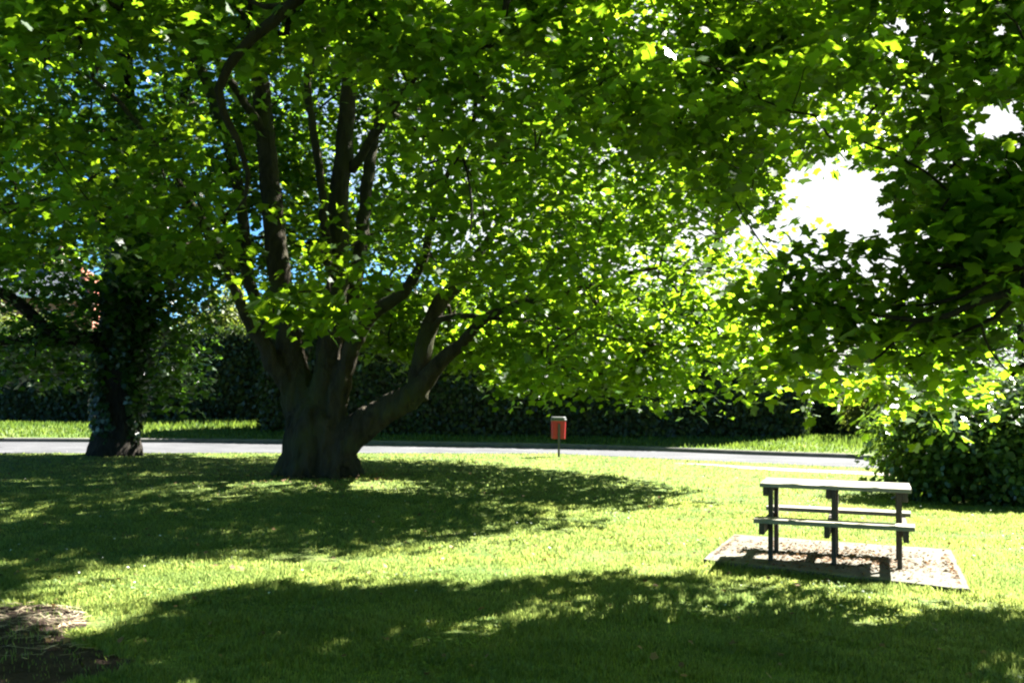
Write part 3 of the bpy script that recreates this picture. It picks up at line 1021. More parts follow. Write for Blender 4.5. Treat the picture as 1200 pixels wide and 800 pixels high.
sk3.append(world_limb(root3, [(9.1, 6.65, 2.4), (8.0, 7.1, 2.75)] + [tuple(W(*p)) for p in ((1290, 292, 7.6), (1240, 318, 7.8), (1200, 338, 8), (1150, 352, 8.1), (1110, 370, 8.2), (1078, 376, 8.3), (1040, 371, 8.4), (1000, 362, 8.5), (965, 357, 8.6), (925, 345, 8.8))],
                      [.10, .085, .05, .042, .036, .031, .026, .022, .018, .014, .010, .006], M['bark_dark']))
for pts, wp in (
    ([(1240, 318, 7.8), (1200, 312, 7.9), (1160, 319, 8.1), (1110, 310, 8.3), (1060, 306, 8.5), (1010, 300, 8.7)], [10, 9, 6, 4, 3, 2]),
    ([(1172, 320, 8.05), (1130, 345, 8.2), (1085, 357, 8.5), (1045, 357, 8.8), (1015, 345, 9)], [5, 5, 4, 3, 2]),
    ([(1196, 340, 8), (1165, 372, 8.2), (1130, 388, 8.4), (1095, 404, 8.6), (1060, 430, 8.8)], [6, 5, 4, 3, 2]),
    ([(1075, 376, 8.3), (1050, 398, 8.4), (1032, 416, 8.5), (1018, 424, 8.6)], [4, 3.5, 3, 2]),
    ([(1150, 380, 8.3), (1160, 410, 8.5), (1185, 440, 8.7)], [3, 2.5, 2]),
    ([(1200, 338, 8), (1192, 300, 8.2), (1176, 262, 8.4), (1150, 236, 8.6)], [6, 5, 4, 2]),
):
    sk3.append(near_limb(root3, pts, wp, M['bark_dark']))
# higher bough over the top right corner
up3 = [(9.0, 6.9, 4.0), (7.6, 8.2, 5.4)] + [tuple(W(*p)) for p in ((1180, -60, 10), (1110, 18, 10.4), (1082, 40, 10.5), (1066, 72, 10.6), (1046, 102, 10.7), (1012, 140, 10.9), (990, 165, 11))]
sk3.append(world_limb(root3, up3, [.13, .10, .055, .035, .03, .024, .018, .012, .006], M['bark_dark']))
for pts, wp in (
    ([(1082, 40, 10.5), (1040, 45, 10.6), (995, 42, 10.8), (960, 40, 11)], [4, 3, 2.5, 2]),
    ([(1110, 18, 10.4), (1096, 60, 10.5), (1085, 110, 10.7), (1075, 150, 10.9)], [3.5, 3, 2.5, 2]),
):
    sk3.append(near_limb(root3, pts, wp, M['bark_dark']))
bough = [(9.0, 6.8, 5.0), (7.0, 9.5, 7.2)] + [tuple(W(*p)) for p in ((960, -130, 11.5), (922, -20, 11.3), (912, 30, 11.2), (900, 70, 11.2), (898, 110, 11.2), (904, 150, 11.3))]
sk3.append(world_limb(root3, bough, [.14, .11, .05, .03, .024, .018, .012, .006], M['bark_dark']))
bough = [(7.0, 9.5, 7.2), (5.0, 10.6, 7.3)] + [tuple(W(*p)) for p in ((680, -90, 11.2), (690, -20, 11), (708, 40, 11), (736, 90, 11), (765, 107, 11.1), (805, 114, 11.3))]
sk3.append(world_limb(root3, bough, [.11, .09, .04, .03, .026, .022, .016, .007], M['bark_dark']))
sk3.append(near_limb(root3, [(800, 160, 11.4), (760, 120, 11.2), (735, 90, 11)], [2, 4, 5], M['bark_dark']))
sk3.append(world_limb(root3, [(8.9, 6.9, 6.0), (10.5, 8.5, 8), (12, 9.5, 9.5)], [.13, .08, .03], M['bark_dark']))
sk3.append(world_limb(root3, [(9.0, 6.5, 5.4), (7, 4.5, 7), (4.5, 3.5, 8)], [.13, .08, .03], M['bark_dark']))

REG_A = [(880, 410), (905, 350), (925, 300), (965, 284), (1010, 288), (1045, 275), (1040, 235), (1062, 205), (1110, 190), (1140, 175), (1200, 165), (1330, 150), (1330, 440), (1200, 385), (1150, 418),
         (1108, 470), (1060, 470), (1010, 455), (960, 440), (915, 445), (880, 435)]
REG_B = [(560, -40), (1330, -40), (1330, 120), (1196, 108), (1140, 118), (1118, 172), (1050, 190), (985, 170), (930, 178), (895, 200), (905, 240), (880, 250), (820, 190), (740, 150), (640, 110)]
pts = []
# low boughs
q = rng.uniform(0, 1, (5000, 3))
px = 860 + q[:, 0] * 460; py = 150 + q[:, 1] * 390
dd = np.where(py < 345, 8.1 + 1.3 * q[:, 2], 8.4 + 1.7 * q[:, 2])
A = np.array([W(a_, b_, c_) for a_, b_, c_ in zip(px, py, dd)])
ok = inpoly(px, py, REG_A) & sun_ok(A, margin=.25)
A = A[ok & (edge_noise(A * 2.5, 1, 31) > -.1)][:300]
q = rng.uniform(0, 1, (6000, 3))
px = 540 + q[:, 0] * 800; py = -60 + q[:, 1] * 330
dd = 9.2 + 3.4 * q[:, 2]
B_ = np.array([W(a_, b_, c_) for a_, b_, c_ in zip(px, py, dd)])
ok = inpoly(px, py, REG_B) & sun_ok(B_, margin=.25) & (edge_noise(B_, 1, 5) > -.28)
B_ = B_[ok][:410]
# upper canopy above the frame
U = rng.uniform([-1.5, 3.5, 5.0], [13, 12.5, 10.5], (2600, 3))
x, y = proj(U)
ok = sun_ok(U, margin=.3) & ((y < -60) | (x > 1290)) & (np.hypot((U[:, 0] - 6) / 8, (U[:, 1] - 7.5) / 5.5) < 1)
U = U[ok][:560]
# filler so that the near lawn is in the shade it has in the photograph
SHADE = [(-40, 800), (60, 770), (140, 752), (215, 714), (300, 700), (430, 700), (520, 698), (640, 690), (740, 682), (840, 680), (960, 700), (1060, 712), (1210, 726), (1240, 830), (-40, 840)]
FILL = []
tries = 0
while len(FILL) < 420 and tries < 6000:
    tries += 1
    px_, py_ = rng.uniform(-40, 1240), rng.uniform(680, 835)
    if not inpoly(np.array([px_]), np.array([py_]), SHADE)[0]: continue
    g = G(px_, py_)
    h_ = rng.uniform(3.4, 7.0)
    p = np.array([[g.x + SH[0] * h_, g.y + SH[1] * h_, h_]])
    xx, yy = proj(p)
    if yy[0] > -40 and xx[0] < 1240:
        if not inpoly(xx, yy, REG_A)[0] and not inpoly(xx, yy, REG_B)[0]: continue
    if not sun_ok(p, margin=.2)[0]: continue
    FILL.append(p[0])
FILL = np.array(FILL)
FILL = FILL[edge_noise(FILL * 2.6, 1, 41) > .02]
U = U[edge_noise(U * 2.2, 1, 44) > -.02]
U2 = rng.uniform([0.5, 8.5, 7.2], [9, 15, 11], (900, 3))
x, y = proj(U2)
U2 = U2[sun_ok(U2, margin=.3) & (y < -60)][:120]
C3 = np.concatenate([A, B_, U, FILL])
C3 = np.concatenate([C3, U2])
C3 = C3[gap_ok(C3, 1.08)]
C3 = C3[sunpath(C3, .55, range(890, 1180, 22), (385, 410, 435, 460), 9.2)]
P, N, T, sz, idx = spray(C3, 40, 0.44, 0.104, .32, .65, droop=.35)
gk = gap_ok(P, .86)
P, N, T, sz = P[gk], N[gk], T[gk], sz[gk]
link('crown', leaves_mesh('crown', P, N, T, sz, LEAF_CLOSE), M['leaf_near'], root3)
link('twigs', grow(sk3, C3, twig_r=.0035, rmax=.04).mesh('twigs'), M['bark_dark'], root3)

# ---- tree behind the camera; only its boughs hang into the top of the picture
T4 = Vector((1.4, -4.5, 0))
root4 = empty('overhanging_tree', T4)
tag(root4, 'tree overhead whose crooked black bough bends down through the top left', 'tree')
P, rd = resample([T4 + Vector(q) for q in ((0, 0, -.2), (0, 0, .4), (.05, .1, 2), (0, .3, 4), (-.2, .6, 6.5), (-.2, 1, 9))], [.6, .45, .36, .3, .2, .05], .25)
t = Tubes(); t.add(P, rd, 14, .03)
link('trunk', t.mesh('trunk'), M['bark_dark'], root4)
sk4 = []
n1 = [(1.3, -4.2, 4.2), (.6, 0, 6.4), (-.6, 5, 6.6)] + [tuple(W(*p)) for p in ((430, -70, 8.8), (345, 2, 9), (322, 24, 9), (296, 44, 9), (268, 78, 9), (256, 105, 9), (262, 132, 9.1), (280, 168, 9.2), (291, 205, 9.3), (288, 232, 9.4), (270, 252, 9.6))]
sk4.append(world_limb(root4, n1, [.17, .14, .10, .065, .056, .055, .052, .046, .044, .036, .03, .024, .014, .006], M['bark_dark']))
sk4.append(near_limb(root4, [(335, 6, 9), (312, 8, 9.1), (294, 2, 9.2), (280, -20, 9.3)], [8, 7, 5, 3], M['bark_dark']))
n2 = [(.6, 0, 6.4), (.3, 5, 6.5)] + [tuple(W(*p)) for p in ((610, -70, 9), (594, 0, 9.2), (590, 25, 9.2), (576, 52, 9.2), (556, 66, 9.3), (553, 84, 9.3), (560, 105, 9.4), (555, 140, 9.4), (544, 172, 9.5), (520, 208, 9.6), (490, 222, 9.8))]
sk4.append(world_limb(root4, n2, [.12, .08, .04, .032, .03, .028, .026, .022, .02, .017, .013, .009, .005], M['bark_dark']))
sk4.append(near_limb(root4, [(541, 178, 9.5), (548, 205, 9.5), (553, 240, 9.5), (551, 275, 9.5)], [4, 3, 2.5, 1.5], M['bark_dark']))
sk4.append(near_limb(root4, [(420, -60, 9), (416, -5, 9.1), (440, 24, 9.2), (463, 55, 9.3), (470, 82, 9.4), (492, 122, 9.5), (515, 150, 9.6), (545, 176, 9.7)], [6, 5, 4.5, 4, 3, 2.5, 2, 1.5], M['bark_dark']))
REG_C = [(-40, -40), (700, -40), (720, 70), (640, 150), (560, 240), (500, 230), (520, 130), (460, 80), (380, 60), (330, 90), (250, 60), (120, 70), (-40, 100)]
q = rng.uniform(0, 1, (1500, 3))
px = -40 + q[:, 0] * 760; py = -40 + q[:, 1] * 290
C4 = np.array([W(a_, b_, c_) for a_, b_, c_ in zip(px, py, 8.6 + 2.2 * q[:, 2])])
ok = inpoly(px, py, REG_C) & sun_ok(C4, margin=.25) & (edge_noise(C4 * 1.6, 1, 15) > .05)
C4 = C4[ok][:150]
U = rng.uniform([-6, -3, 5.6], [5, 9.0, 8.5], (600, 3))
x, y = proj(U)
ok = sun_ok(U) & ((y < -70) | np.isnan(y))
SKY_BLOCK = crown_points(900, (0, -6.5, 8.0), (11, 8.5, 5.5), .4, 3, 2.6)  # unseen crown added behind the viewer to block sky fill light
SKY_BLOCK = SKY_BLOCK[sun_ok(SKY_BLOCK) & (SKY_BLOCK[:, 1] < 1.5)]
U4 = rng.uniform([-7, 8.5, 7.0], [.5, 14, 10.5], (900, 3))
x, y = proj(U4)
U4 = U4[sun_ok(U4, margin=.3) & (y < -60)][:230]
C4 = np.concatenate([C4, U[ok][:160], U4, SKY_BLOCK])
P, N, T, sz, idx = spray(C4, 34, 0.46, 0.104, .32, .65, droop=.35)
behind = idx >= len(C4) - len(SKY_BLOCK)
P = np.where(behind[:, None], C4[idx] + (P - C4[idx]) * 2.2, P); sz = np.where(behind, sz * 2.3, sz)
link('crown', leaves_mesh('crown', P, N, T, sz, LEAF_CLOSE), M['leaf_near'], root4)
link('twigs', grow(sk4, C4, twig_r=.0035, rmax=.03).mesh('twigs'), M['bark_dark'], root4)


# ================================================================== HEDGES AND SHRUBS
def hedge(name, label, A, B, depth, height, nleaf, size, mat, top_var=.25, seed=0, group='clipped hedges along the far verge'):
    """A, B: front foot of the hedge; a dense core of stems with a shell of leaves"""
    A = Vector(A); B = Vector(B)
    L = (B - A).length
    u = (B - A).normalized(); v = Vector((-u.y, u.x, 0))
    if v.y < 0: v = -v
    zb = verge_z((A.x + B.x) / 2, (A.y + B.y) / 2) - .06
    rt = empty(name, ((A.x + B.x) / 2, (A.y + B.y) / 2, zb))
    tag(rt, label, 'hedge', group)
    from mathutils import noise as mn

    def front(s_, z_):
        return .18 * mn.noise(Vector((s_ * .55 + seed, z_ * .8, 1.3))) + .09 * mn.noise(Vector((s_ * 2 + seed, z_ * 2.2, 5))) + .05 * z_ / height

    def top(s_, d_):
        return height + top_var * mn.noise(Vector((s_ * .4 + seed, d_ * .6, 7))) + .1 * mn.noise(Vector((s_ * 1.7, d_ * 1.7, seed)))
    # core
    ns, nz = max(6, int(L / .6)), 7
    V = []; fc = []
    prof = [(0, 0, 1)] + [(0, k / nz, 1) for k in range(1, nz)] + [(.05, 1, 1), (.5, 1, 1), (.95, 1, 1)] + [(1, 1 - k / nz, -1) for k in range(1, nz + 1)]
    for i in range(ns + 1):
        s_ = L * i / ns
        for dpt, hz, sg in prof:
            z_ = hz * (top(s_, dpt * depth) - .12)
            off = front(s_, z_) + .1 if dpt == 0 else (-front(s_ + 50, z_) - .1 if dpt == 1 else 0)
            q_ = A + u * s_ + v * (dpt * depth + off)
            V.append((q_.x, q_.y, zb + z_))
    m_ = len(prof)
    for i in range(ns):
        for j in range(m_ - 1):
            fc += [i * m_ + j, (i + 1) * m_ + j, (i + 1) * m_ + j + 1, i * m_ + j + 1]
    me = np_mesh('stems', np.array(V), np.array(fc), 4)
    bm = bmesh.new(); bm.from_mesh(me)
    bm.verts.ensure_lookup_table()
    bm.faces.new([bm.verts[j] for j in range(m_)]); bm.faces.new([bm.verts[ns * m_ + j] for j in range(m_)])
    link('stems', bm_mesh('stems', bm), M['hedge_core'], rt)
    # shell
    P = []; N = []
    wf = L * height; wt = L * depth; we = depth * height
    tot = wf * 1.3 + wt + 2 * we
    for i in range(nleaf):
        r_ = random.random() * tot
        j_ = random.gauss(0, .07)
        if r_ < wf * 1.3:
            s_ = random.uniform(0, L); z_ = random.uniform(0.02, 1) * top(s_, 0)
            q_ = A + u * s_ + v * (front(s_, z_) + j_); n_ = -v
            P.append((q_.x, q_.y, zb + z_)); N.append((n_.x, n_.y, .35))
        elif r_ < wf * 1.3 + wt:
            s_ = random.uniform(0, L); d_ = random.uniform(0, depth)
            q_ = A + u * s_ + v * d_
            P.append((q_.x, q_.y, zb + top(s_, d_) + abs(j_) * 1.6)); N.append((0, 0, 1))
        else:
            e_ = random.choice((0, 1)); d_ = random.uniform(0, depth); z_ = random.uniform(.02, 1) * height
            q_ = A + u * (L * e_ + (j_ + .05) * (1 if e_ else -1)) + v * d_; n_ = u if e_ else -u
            P.append((q_.x, q_.y, zb + z_)); N.append((n_.x, n_.y, .3))
    P = np.array(P); N = np.array(N) + rng.normal(0, .45, (len(P), 3))
    T = rng.normal(0, .6, (len(P), 3)) + np.array([0, 0, -.3])
    link('foliage', leaves_mesh('foliage', P, N, T, size * rng.uniform(.7, 1.3, len(P)), LEAF_OVAL), mat, rt)
    return rt


hedge('hedge', 'tall dark hedge behind the ivy-clad tree on the left', (-42, 39.5, 0), (-8.6, 38.6, 0), 2.0, 3.4, 42000, .15, M['hedge'], .4, 1)
hedge('hedge', 'high black-green hedge right behind the red litter bin', (-8.4, 34.6, 0), (9.6, 33.4, 0), 2.4, 4.8, 42000, .14, M['hedge'], .3, 17)
hedge('hedge', 'low dark hedge below the white bungalow on the right', (9.9, 35.8, 0), (30, 33.0, 0), 1.6, 2.0, 24000, .12, M['hedge'], .12, 33)


def shrub(name, label, c, r, nclus, per, spread, size, mat, shape=LEAF_OVAL, group=None, cat='shrub', seed=1, shell=.55, tilt=.9, stems=7):
    rt = empty(name, (c[0], c[1], c[2]))
    tag(rt, label, cat, group)
    q = rng.normal(0, 1, (nclus * 3, 3)); q = unit(q) * (rng.uniform(shell ** 3, 1, (len(q), 1)) ** (1 / 3))
    q = q[q[:, 2] > -.72][:nclus]
    nz = edge_noise(q * np.array(r) * 1.6, .35, seed)
    q = q * (1 + nz)[:, None]
    C = np.array(c) + np.array([0, 0, r[2] * .72]) + q * np.array(r)
    C[:, 2] = np.maximum(C[:, 2], c[2] + .12)
    P, N, T, sz, idx = spray(C, per, spread, size, .5, tilt)
    out = unit(C - np.array(c) - np.array([0, 0, r[2] * .3]))
    N = N * .7 + out[idx] * .7
    k = P[:, 2] > c[2] + .02
    link('foliage', leaves_mesh('foliage', P[k], N[k], T[k], sz[k], shape), mat, rt)
    t = Tubes(); sk = []
    for i in range(stems):
        a_ = i / stems * 2 * math.pi + rng.uniform(-.3, .3)
        d = np.array([math.cos(a_), math.sin(a_), 0])
        b0 = np.array(c) + d * .1 * r[0]
        pp, rr_ = resample([b0 - [0, 0, .1], b0 + d * r[0] * .2 + [0, 0, r[2] * .5], b0 + d * r[0] * .45 + [0, 0, r[2] * 1.1]], [.035, .028, .01], .2)
        t.add(pp, rr_, 6); sk.append(pp)
    g = grow(sk, C, twig_r=.004, rmax=.02)
    g.V += t.V; g.Fc += [f + g.n for f in []]
    # append the stems
    nn = g.n
    for Vv_, f_ in zip(t.V, t.Fc): g.Fc.append(f_ + nn)
    g.n += t.n
    link('stems', g.mesh('stems'), M['bark_dark'], rt)
    return rt


bp = G(1150, 596)
shrub('shrub', 'large glossy shrub bulging in from the right edge behind the picnic table', (bp.x + 1.15, bp.y + 1.6, 0), (2.15, 1.5, 1.25), 700, 42, .30, .105, M['laurel'], seed=4)
bp2 = G(1078, 572)
shrub('shrub', 'smaller leafy bush between the big shrub and the road', (bp2.x + 1.3, bp2.y + .6, 0), (1.2, 1.0, .78), 230, 40, .3, .11, M['laurel'], seed=8)
e = W(1000, 500, 33.2)
shrub('shrub', 'loose yellow-green bush in front of the low dark hedge', (e.x + 1.2, 33.0, verge_z(e.x, 33.0)), (1.5, .9, 1.1), 150, 34, .34, .15, M['olive'], seed=12)
e = W(932, 500, 34.4)
shrub('shrub', 'narrow sunlit ivy column at the end of the high hedge', (e.x + .1, 34.9, verge_z(e.x, 34.9)), (.42, .45, 1.45), 120, 32, .2, .12, M['laurel'], seed=15, tilt=1.1)

# trees beyond the hedges: each its own crown and trunk
BACK = [
    (20, 48, 5.4, 3.2, 'olive-green round tree under the slate-roofed house at the far left'),
    (262, 47, 6.2, 3.0, 'pale olive tree showing between the ivy-clad trunk and the multi-stemmed tree'),
    (-120, 52, 7.0, 4.0, 'broad olive tree beyond the left hedge near the house gable'),
    (470, 44, 6.0, 3.2, 'round tree beyond the high hedge just right of the thick stems'),
    (620, 46, 6.6, 3.4, 'bushy tree beyond the high hedge above the red litter bin'),
    (770, 43, 6.4, 3.2, 'leafy tree beyond the high hedge behind the hanging sunlit leaves'),
    (1075, 46, 6.0, 3.0, 'tree beyond the low hedge right of the white bungalow'),
    (1200, 42, 7.2, 3.6, 'tall tree beyond the low hedge at the right edge above the glossy shrub'),
]
for i, (px, Y, hgt, rad_, lab) in enumerate(BACK):
    c = W(px, 460, Y)
    rt = empty('background_tree', (c.x, Y, .2))
    tag(rt, lab, 'tree', 'trees beyond the hedges')
    P, rd = resample([(c.x, Y, .1), (c.x + .05, Y, hgt * .3), (c.x - .1, Y + .1, hgt * .6), (c.x, Y, hgt * .85)], [.22, .17, .1, .03], .4)
    t = Tubes(); t.add(P, rd, 8, .04)
    link('trunk', t.mesh('trunk'), M['bark_dark'], rt)
    q = rng.normal(0, 1, (600, 3)); q = unit(q) * (rng.uniform(.15, 1, (600, 1)) ** (1 / 3))
    C = np.array([c.x, Y, hgt * .58]) + q * (1 + edge_noise(q * 2.2, .5, i * 7.0))[:, None] * np.array([rad_, rad_, hgt * .42])
    C = C[C[:, 2] > .8][:330]
    P, N, T, sz, idx = spray(C, 30, .55, .2, .5, .7)
    link('crown', leaves_mesh('crown', P, N, T, sz, LEAF_OVAL), M['olive'] if i < 3 else M['leaf_dark'], rt)
    link('twigs', grow([P_ for P_ in [np.array([[c.x, Y, z_] for z_ in np.linspace(hgt * .25, hgt * .8, 8)])]], C, twig_r=.006, rmax=.05, leader=.07).mesh('twigs'), M['bark_dark'], rt)

# ================================================================== HOUSES BEYOND
# left: brick house with slate roof, red tiled hip and chimney
hx1 = W(112, 350, 58).x
H1 = empty('brick_house', (hx1 - 6.5, 60, 0))
tag(H1, 'red brick house with grey slate roof showing through the leaves at far left', 'house')


def hpart(name, boxes, mat, parent, bev=0.0):
    b = bmesh.new()
    for c, s_ in boxes: box(b, c, s_, None, bev)
    return link(name, bm_mesh(name, b), mat, parent)


ez, rz_ = 6.75, 9.1
xr = hx1; xl = hx1 - 13; yf = 58; yb = 65
hpart('wall', [((hx1 - 6.5, 61.5, ez / 2 - .05), (12.6, 6.6, ez - .1))], M['brick'], H1)


def poly_part(name, faces, thick, mat, parent):
    b = bmesh.new()
    for f in faces:
        b.faces.new([b.verts.new(p) for p in f])
    bmesh.ops.remove_doubles(b, verts=b.verts, dist=.001)
    bmesh.ops.recalc_face_normals(b, faces=b.faces)
    me = bm_mesh(name, b)
    o = link(name, me, mat, parent)
    s_ = o.modifiers.new('t', 'SOLIDIFY'); s_.thickness = thick; s_.offset = -1
    return o


ym = 61.5
poly_part('slate_roof', [[(xl, yf - .3, ez), (xr - .02, yf - .3, ez), (xr - 2.6, ym, rz_), (xl, ym, rz_)], [(xl, yb + .3, ez), (xl, ym, rz_), (xr - 2.6, ym, rz_), (xr - .02, yb + .3, ez)]], .1, M['slate'], H1)
poly_part('tiled_hip', [[(xr + .03, yf - .3, ez), (xr + .03, yb + .3, ez), (xr - 2.55, ym, rz_ + .02)]], .1, M['tile'], H1)
# red hip tiles lying along the roof edges that face the viewer
t = Tubes()
P, rd = resample([(xr + .02, yf - .32, ez + .05), (xr - 1.3, (yf + ym) / 2 - .15, (ez + rz_) / 2 + .06), (xr - 2.6, ym, rz_ + .06)], [.17, .17, .17], .3)
t.add(P, rd, 8, .05)
P, rd = resample([(xr - 2.6, ym, rz_ + .06), (xr - 7, ym, rz_ + .06), (xl, ym, rz_ + .06)], [.14, .14, .14], .4)
t.add(P, rd, 8, .04)
link('ridge_tiles', t.mesh('ridge_tiles'), M['tile'], H1)
hpart('gutter', [((hx1 - 6.5, yf - .36, ez - .03), (13.1, .12, .14))], M['white_paint'], H1)
ch = hpart('chimney', [((hx1 - 3.6, ym - .6, rz_ + .1), (.95, .7, 2.0)), ((hx1 - 3.6, ym - .6, rz_ + 1.14), (1.08, .83, .1))], M['brick'], H1)
for px_ in (3.85, 3.35): hpart('chimney_pot', [((hx1 - px_, ym - .6, rz_ + 1.4), (.24, .24, .42))], M['tile'], ch, .05)
for xx in (hx1 - 2.4, hx1 - 6.2, hx1 - 10):
    wf_ = hpart('window', [((xx - .65, 58.17, 5.2), (.09, .1, 1.4)), ((xx + .65, 58.17, 5.2), (.09, .1, 1.4)), ((xx, 58.17, 5.88), (1.21, .1, .09)), ((xx, 58.17, 4.52), (1.21, .1, .09)), ((xx, 58.165, 5.2), (.07, .09, 1.27))], M['white_paint'], H1)
    hpart('pane', [((xx, 58.185, 5.2), (1.22, .03, 1.28))], M['glass'], wf_)

# right: low white bungalow with dark roof and a brick return
bx = W(952, 442, 47).x
H2 = empty('bungalow', (bx + 2, 48.5, 0))
tag(H2, 'low white bungalow with dark roof glimpsed above the low hedge', 'house')
hpart('wall', [((bx - .6, 49.5, 1.35), (4.0, 5.0, 2.7))], M['white_paint'], H2)
hpart('brick_wall', [((bx + 4.0, 49.55, 1.35), (5.2, 4.8, 2.7))], M['brick'], H2)
poly_part('roof', [[(bx - 3, 46.7, 2.72), (bx + 7, 46.7, 2.72), (bx + 7, 49.5, 4.3), (bx - 3, 49.5, 4.3)], [(bx - 3, 52.3, 2.72), (bx - 3, 49.5, 4.3), (bx + 7, 49.5, 4.3), (bx + 7, 52.3, 2.72)]], .1, M['dark_roof'], H2)
hpart('fascia', [((bx + 2, 46.66, 2.68), (10, .05, .2))], M['white_paint'], H2)
wf_ = hpart('window', [((bx + 2.55, 47.13, 1.75), (.08, .06, 1.2)), ((bx + 3.95, 47.13, 1.75), (.08, .06, 1.2)), ((bx + 3.25, 47.13, 2.33), (1.32, .06, .08)), ((bx + 3.25, 47.13, 1.17), (1.32, .06, .08))], M['white_paint'], H2)
hpart('pane', [((bx + 3.25, 47.135, 1.75), (1.32, .03, 1.08))], M['glass'], wf_)


# ================================================================== GRASS AND LITTER
slab_poly = [(p.x, p.y) for p in SLAB]
path_poly = [(p.x, p.y) for p in pn] + [(p.x, p.y) for p in reversed(pf)]
road_poly = [(p.x, p.y) for p in NEAR] + [(p.x, p.y) for p in reversed(FAR)]


def blades(name, XY, Z, hgt, wid, mat, lean=.45):
    n = len(XY)
    a = rng.uniform(0, 2 * np.pi, n)
    side = np.stack([np.cos(a), np.sin(a), np.zeros(n)], 1) * (wid / 2)[:, None]
    b = np.concatenate([XY, Z[:, None]], 1)
    la = rng.uniform(0, 2 * np.pi, n)
    ln = np.abs(rng.normal(0, lean, n)) * hgt
    lv = np.stack([np.cos(la) * ln, np.sin(la) * ln, np.zeros(n)], 1)
    midp = b + lv * .35 + np.array([0, 0, 1]) * (hgt * .6)[:, None]
    tip = b + lv + np.array([0, 0, 1]) * hgt[:, None]
    V = np.stack([b - side, b + side, midp + side * .75, tip, midp - side * .75], 1)
    return np_mesh(name, V.reshape(-1, 3), np.arange(n * 5), 5)


def lawn_xy(n, y0, y1, power):
    uu = rng.uniform(0, 1, n)
    y = y0 + (y1 - y0) * uu ** power
    x = rng.uniform(-.58, .58, n) * y
    return np.stack([x, y], 1)


XY = np.concatenate([lawn_xy(260000, 4.8, 9.5, 1.2), lawn_xy(220000, 9.0, 16.0, 1.1), lawn_xy(130000, 15.5, 29.5, 1.2)])
from mathutils import noise as _mn
# clumpy sward: thin it where low-frequency noise is low
cl = np.array([_mn.noise(Vector((p[0] * 1.7, p[1] * 1.7, 0))) + .6 * _mn.noise(Vector((p[0] * 6, p[1] * 6, 3))) for p in XY])
ok = rng.uniform(-.9, .35, len(XY)) < cl
bare = inpoly(XY[:, 0], XY[:, 1], SOIL) & (rng.uniform(0, 1, len(XY)) > .06)
ok &= ~bare & ~inpoly(XY[:, 0], XY[:, 1], slab_poly) & ~inpoly(XY[:, 0], XY[:, 1], path_poly) & ~inpoly(XY[:, 0], XY[:, 1], road_poly)
XY = XY[ok]; cl = cl[ok]
dist = XY[:, 1]
hg = rng.uniform(.018, .046, len(XY)) * (1 + .7 * np.clip(cl, -.5, 1)) * np.interp(dist, [5, 15, 30], [1, .95, .9])
wd = rng.uniform(.004, .0075, len(XY)) * np.interp(dist, [5, 10, 16, 30], [1, 1.5, 2.4, 4])
# longer tufts against the slab edge
tuft = []
for i in range(4):
    a_, b_ = SLAB[i], SLAB[(i + 1) % 4]
    k = 520 if i in (0, 1) else 420
    f_ = rng.uniform(0, 1, k)
    out_ = (a_ + b_) / 2 - slab_ctr; out_ = Vector((out_.x, out_.y, 0)).normalized()
    o_ = np.abs(rng.normal(.02, .05, k))
    tuft.append(np.stack([a_.x + (b_.x - a_.x) * f_ + out_.x * o_, a_.y + (b_.y - a_.y) * f_ + out_.y * o_], 1))
tuft = np.concatenate(tuft)
XYa = np.concatenate([XY, tuft])
hg = np.concatenate([hg, rng.uniform(.03, .085, len(tuft))]); wd = np.concatenate([wd, rng.uniform(.006, .011, len(tuft))])
g_ = link('grass', blades('grass', XYa, np.zeros(len(XYa)), hg, wd, M['grass']), M['grass'])
tag(g_, 'short green lawn grass with brighter tufts', 'grass', kind='stuff')

# longer grass on the far verge
n = 42000
x = rng.uniform(-24, 20, n); d = rng.uniform(.25, 8, n) ** 1.0
y = np.array([far_y(v) for v in x]) + d
z = np.array([verge_z(a_, b_) for a_, b_ in zip(x, y)]) - .02
hh = rng.uniform(.05, .17, n)
tall = np.exp(-((x - 11.0) / 1.3) ** 2) * np.clip(1 - np.abs(d - 3) / 3, 0, 1) + .7 * np.exp(-((x + 10.5) / 2.5) ** 2) * np.clip((d - 3) / 3, 0, 1)
hh *= 1 + 1.5 * tall
lg = link('long_grass', blades('long_grass', np.stack([x, y], 1), z, hh, rng.uniform(.03, .05, n), M['long_grass'], .3), M['long_grass'])
tag(lg, 'longer rough grass on the verge across the road', 'grass', kind='stuff')

# dry straw on the soil patch
n = 520
XYs = []
while len(XYs) < n:
    q = rng.uniform([-5.4, 5.4], [-2.4, 8.6], (4000, 2))
    dens = np.array([_mn.noise(Vector((p[0] * 1.5, p[1] * 1.5, 8))) for p in q])
    q = q[inpoly(q[:, 0], q[:, 1], SOIL) & (dens > rng.uniform(-.5, .5, len(q))) & (rng.uniform(6.3, 7.5, len(q)) < q[:, 1])]
    XYs += list(q)
XYs = np.array(XYs[:n])
a = rng.normal(.35, .8, n)
L_ = rng.uniform(.03, .13, n); wd_ = rng.uniform(.004, .010, n)
dv = np.stack([np.cos(a), np.sin(a), rng.normal(0, .12, n)], 1) * (L_ / 2)[:, None]
sv = np.stack([-np.sin(a), np.cos(a), np.zeros(n)], 1) * (wd_ / 2)[:, None]
c = np.concatenate([XYs, rng.uniform(.012, .04, (n, 1))], 1)
V = np.stack([c - dv - sv, c + dv - sv, c + dv + sv, c - dv + sv], 1)
tag(link('straw', np_mesh('straw', V.reshape(-1, 3), np.arange(n * 4), 4), M['straw']), 'pale dry straw scattered over the bare soil', 'straw', kind='stuff')

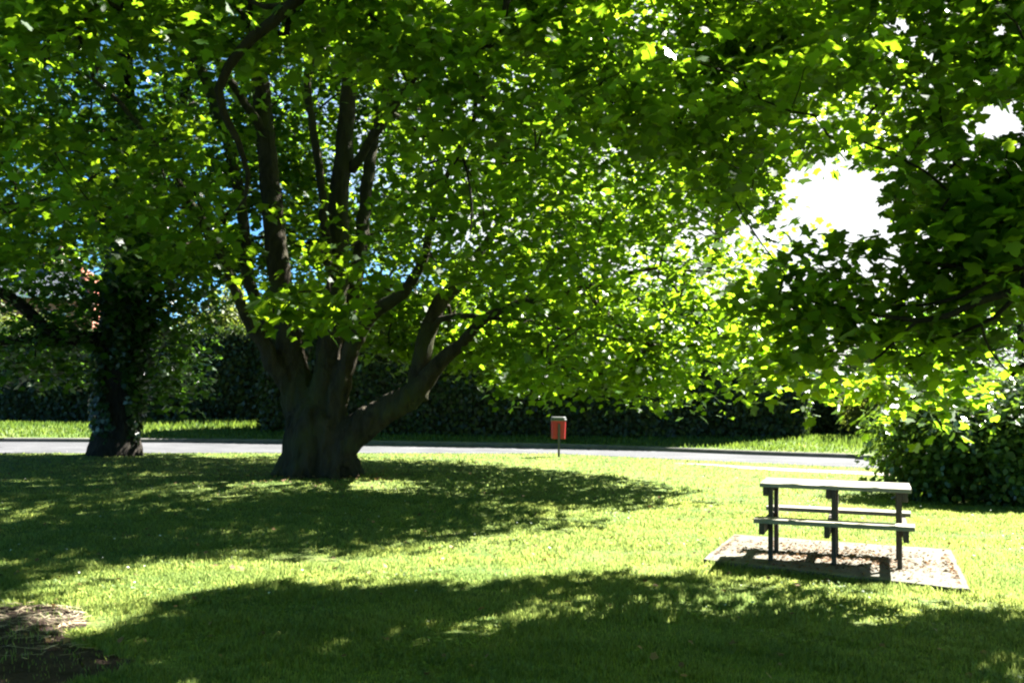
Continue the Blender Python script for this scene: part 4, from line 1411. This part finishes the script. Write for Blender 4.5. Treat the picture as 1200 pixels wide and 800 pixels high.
# fallen leaves on the lawn, and brown debris on the slab
n = 650
q = np.concatenate([lawn_xy(n, 6, 28, 1.0), rng.normal(0, 1.1, (260, 2)) + np.array([tb_.x, tb_.y - .6])])
q = q[~inpoly(q[:, 0], q[:, 1], slab_poly) & ~inpoly(q[:, 0], q[:, 1], road_poly)]
P = np.concatenate([q, rng.uniform(.03, .06, (len(q), 1))], 1)
N = np.stack([rng.normal(0, .5, len(q)), rng.normal(0, .5, len(q)), np.ones(len(q))], 1)
tag(link('fallen_leaves', leaves_mesh('fallen_leaves', P, N, rng.normal(0, 1, (len(q), 3)), rng.uniform(.025, .06, len(q)), LEAF_LOBED), M['dry_leaf']), 'small brown fallen leaves scattered on the lawn', 'leaves', kind='stuff')
n = 2600
uu = np.clip(rng.normal(.55, .28, n), .03, .97); vv_ = np.clip(rng.normal(.52, .2, n), .06, .94)
S0, S1, S2, S3 = [np.array(p) for p in SLAB]
P = (S0[None] * (1 - uu)[:, None] + S3[None] * uu[:, None]) * (1 - vv_)[:, None] + (S1[None] * (1 - uu)[:, None] + S2[None] * uu[:, None]) * vv_[:, None]
P[:, 2] = SLAB_Z + rng.uniform(.004, .02, n)
N = np.stack([rng.normal(0, .35, n), rng.normal(0, .35, n), np.ones(n)], 1)
tag(link('leaf_litter', leaves_mesh('leaf_litter', P, N, rng.normal(0, 1, (n, 3)), rng.uniform(.015, .05, n), LEAF_OVAL), M['dry_leaf']), 'brown leaf debris lying on the concrete slab', 'leaves', kind='stuff')
n = 260
q = lawn_xy(n, 8, 26, 1.0)
q = q[~inpoly(q[:, 0], q[:, 1], slab_poly)]
P = np.concatenate([q, rng.uniform(.045, .07, (len(q), 1))], 1)
N = np.stack([rng.normal(0, .3, len(q)), rng.normal(0, .3, len(q)), np.ones(len(q))], 1)
tag(link('daisies', leaves_mesh('daisies', P, N, rng.normal(0, 1, (len(q), 3)), rng.uniform(.02, .035, len(q)), LEAF_OVAL), M['petal']), 'tiny white daisies dotted over the lawn', 'daisies', kind='stuff')

# clover and other small broad leaves in patches through the turf
q = lawn_xy(60000, 5, 18, 1.1)
d_ = np.array([_mn.noise(Vector((p[0] * .9, p[1] * .9, 21))) + .5 * _mn.noise(Vector((p[0] * 4, p[1] * 4, 2))) for p in q])
q = q[(d_ > .28) & ~inpoly(q[:, 0], q[:, 1], slab_poly) & ~inpoly(q[:, 0], q[:, 1], SOIL)]
P = np.concatenate([q, rng.uniform(.02, .04, (len(q), 1))], 1)
N = np.stack([rng.normal(0, .45, len(q)), rng.normal(0, .45, len(q)), np.ones(len(q))], 1)
tag(link('clover', leaves_mesh('clover', P, N, rng.normal(0, 1, (len(q), 3)), rng.uniform(.016, .034, len(q)), LEAF_OVAL), M['grass']), 'patches of small clover leaves in the lawn', 'clover', kind='stuff')
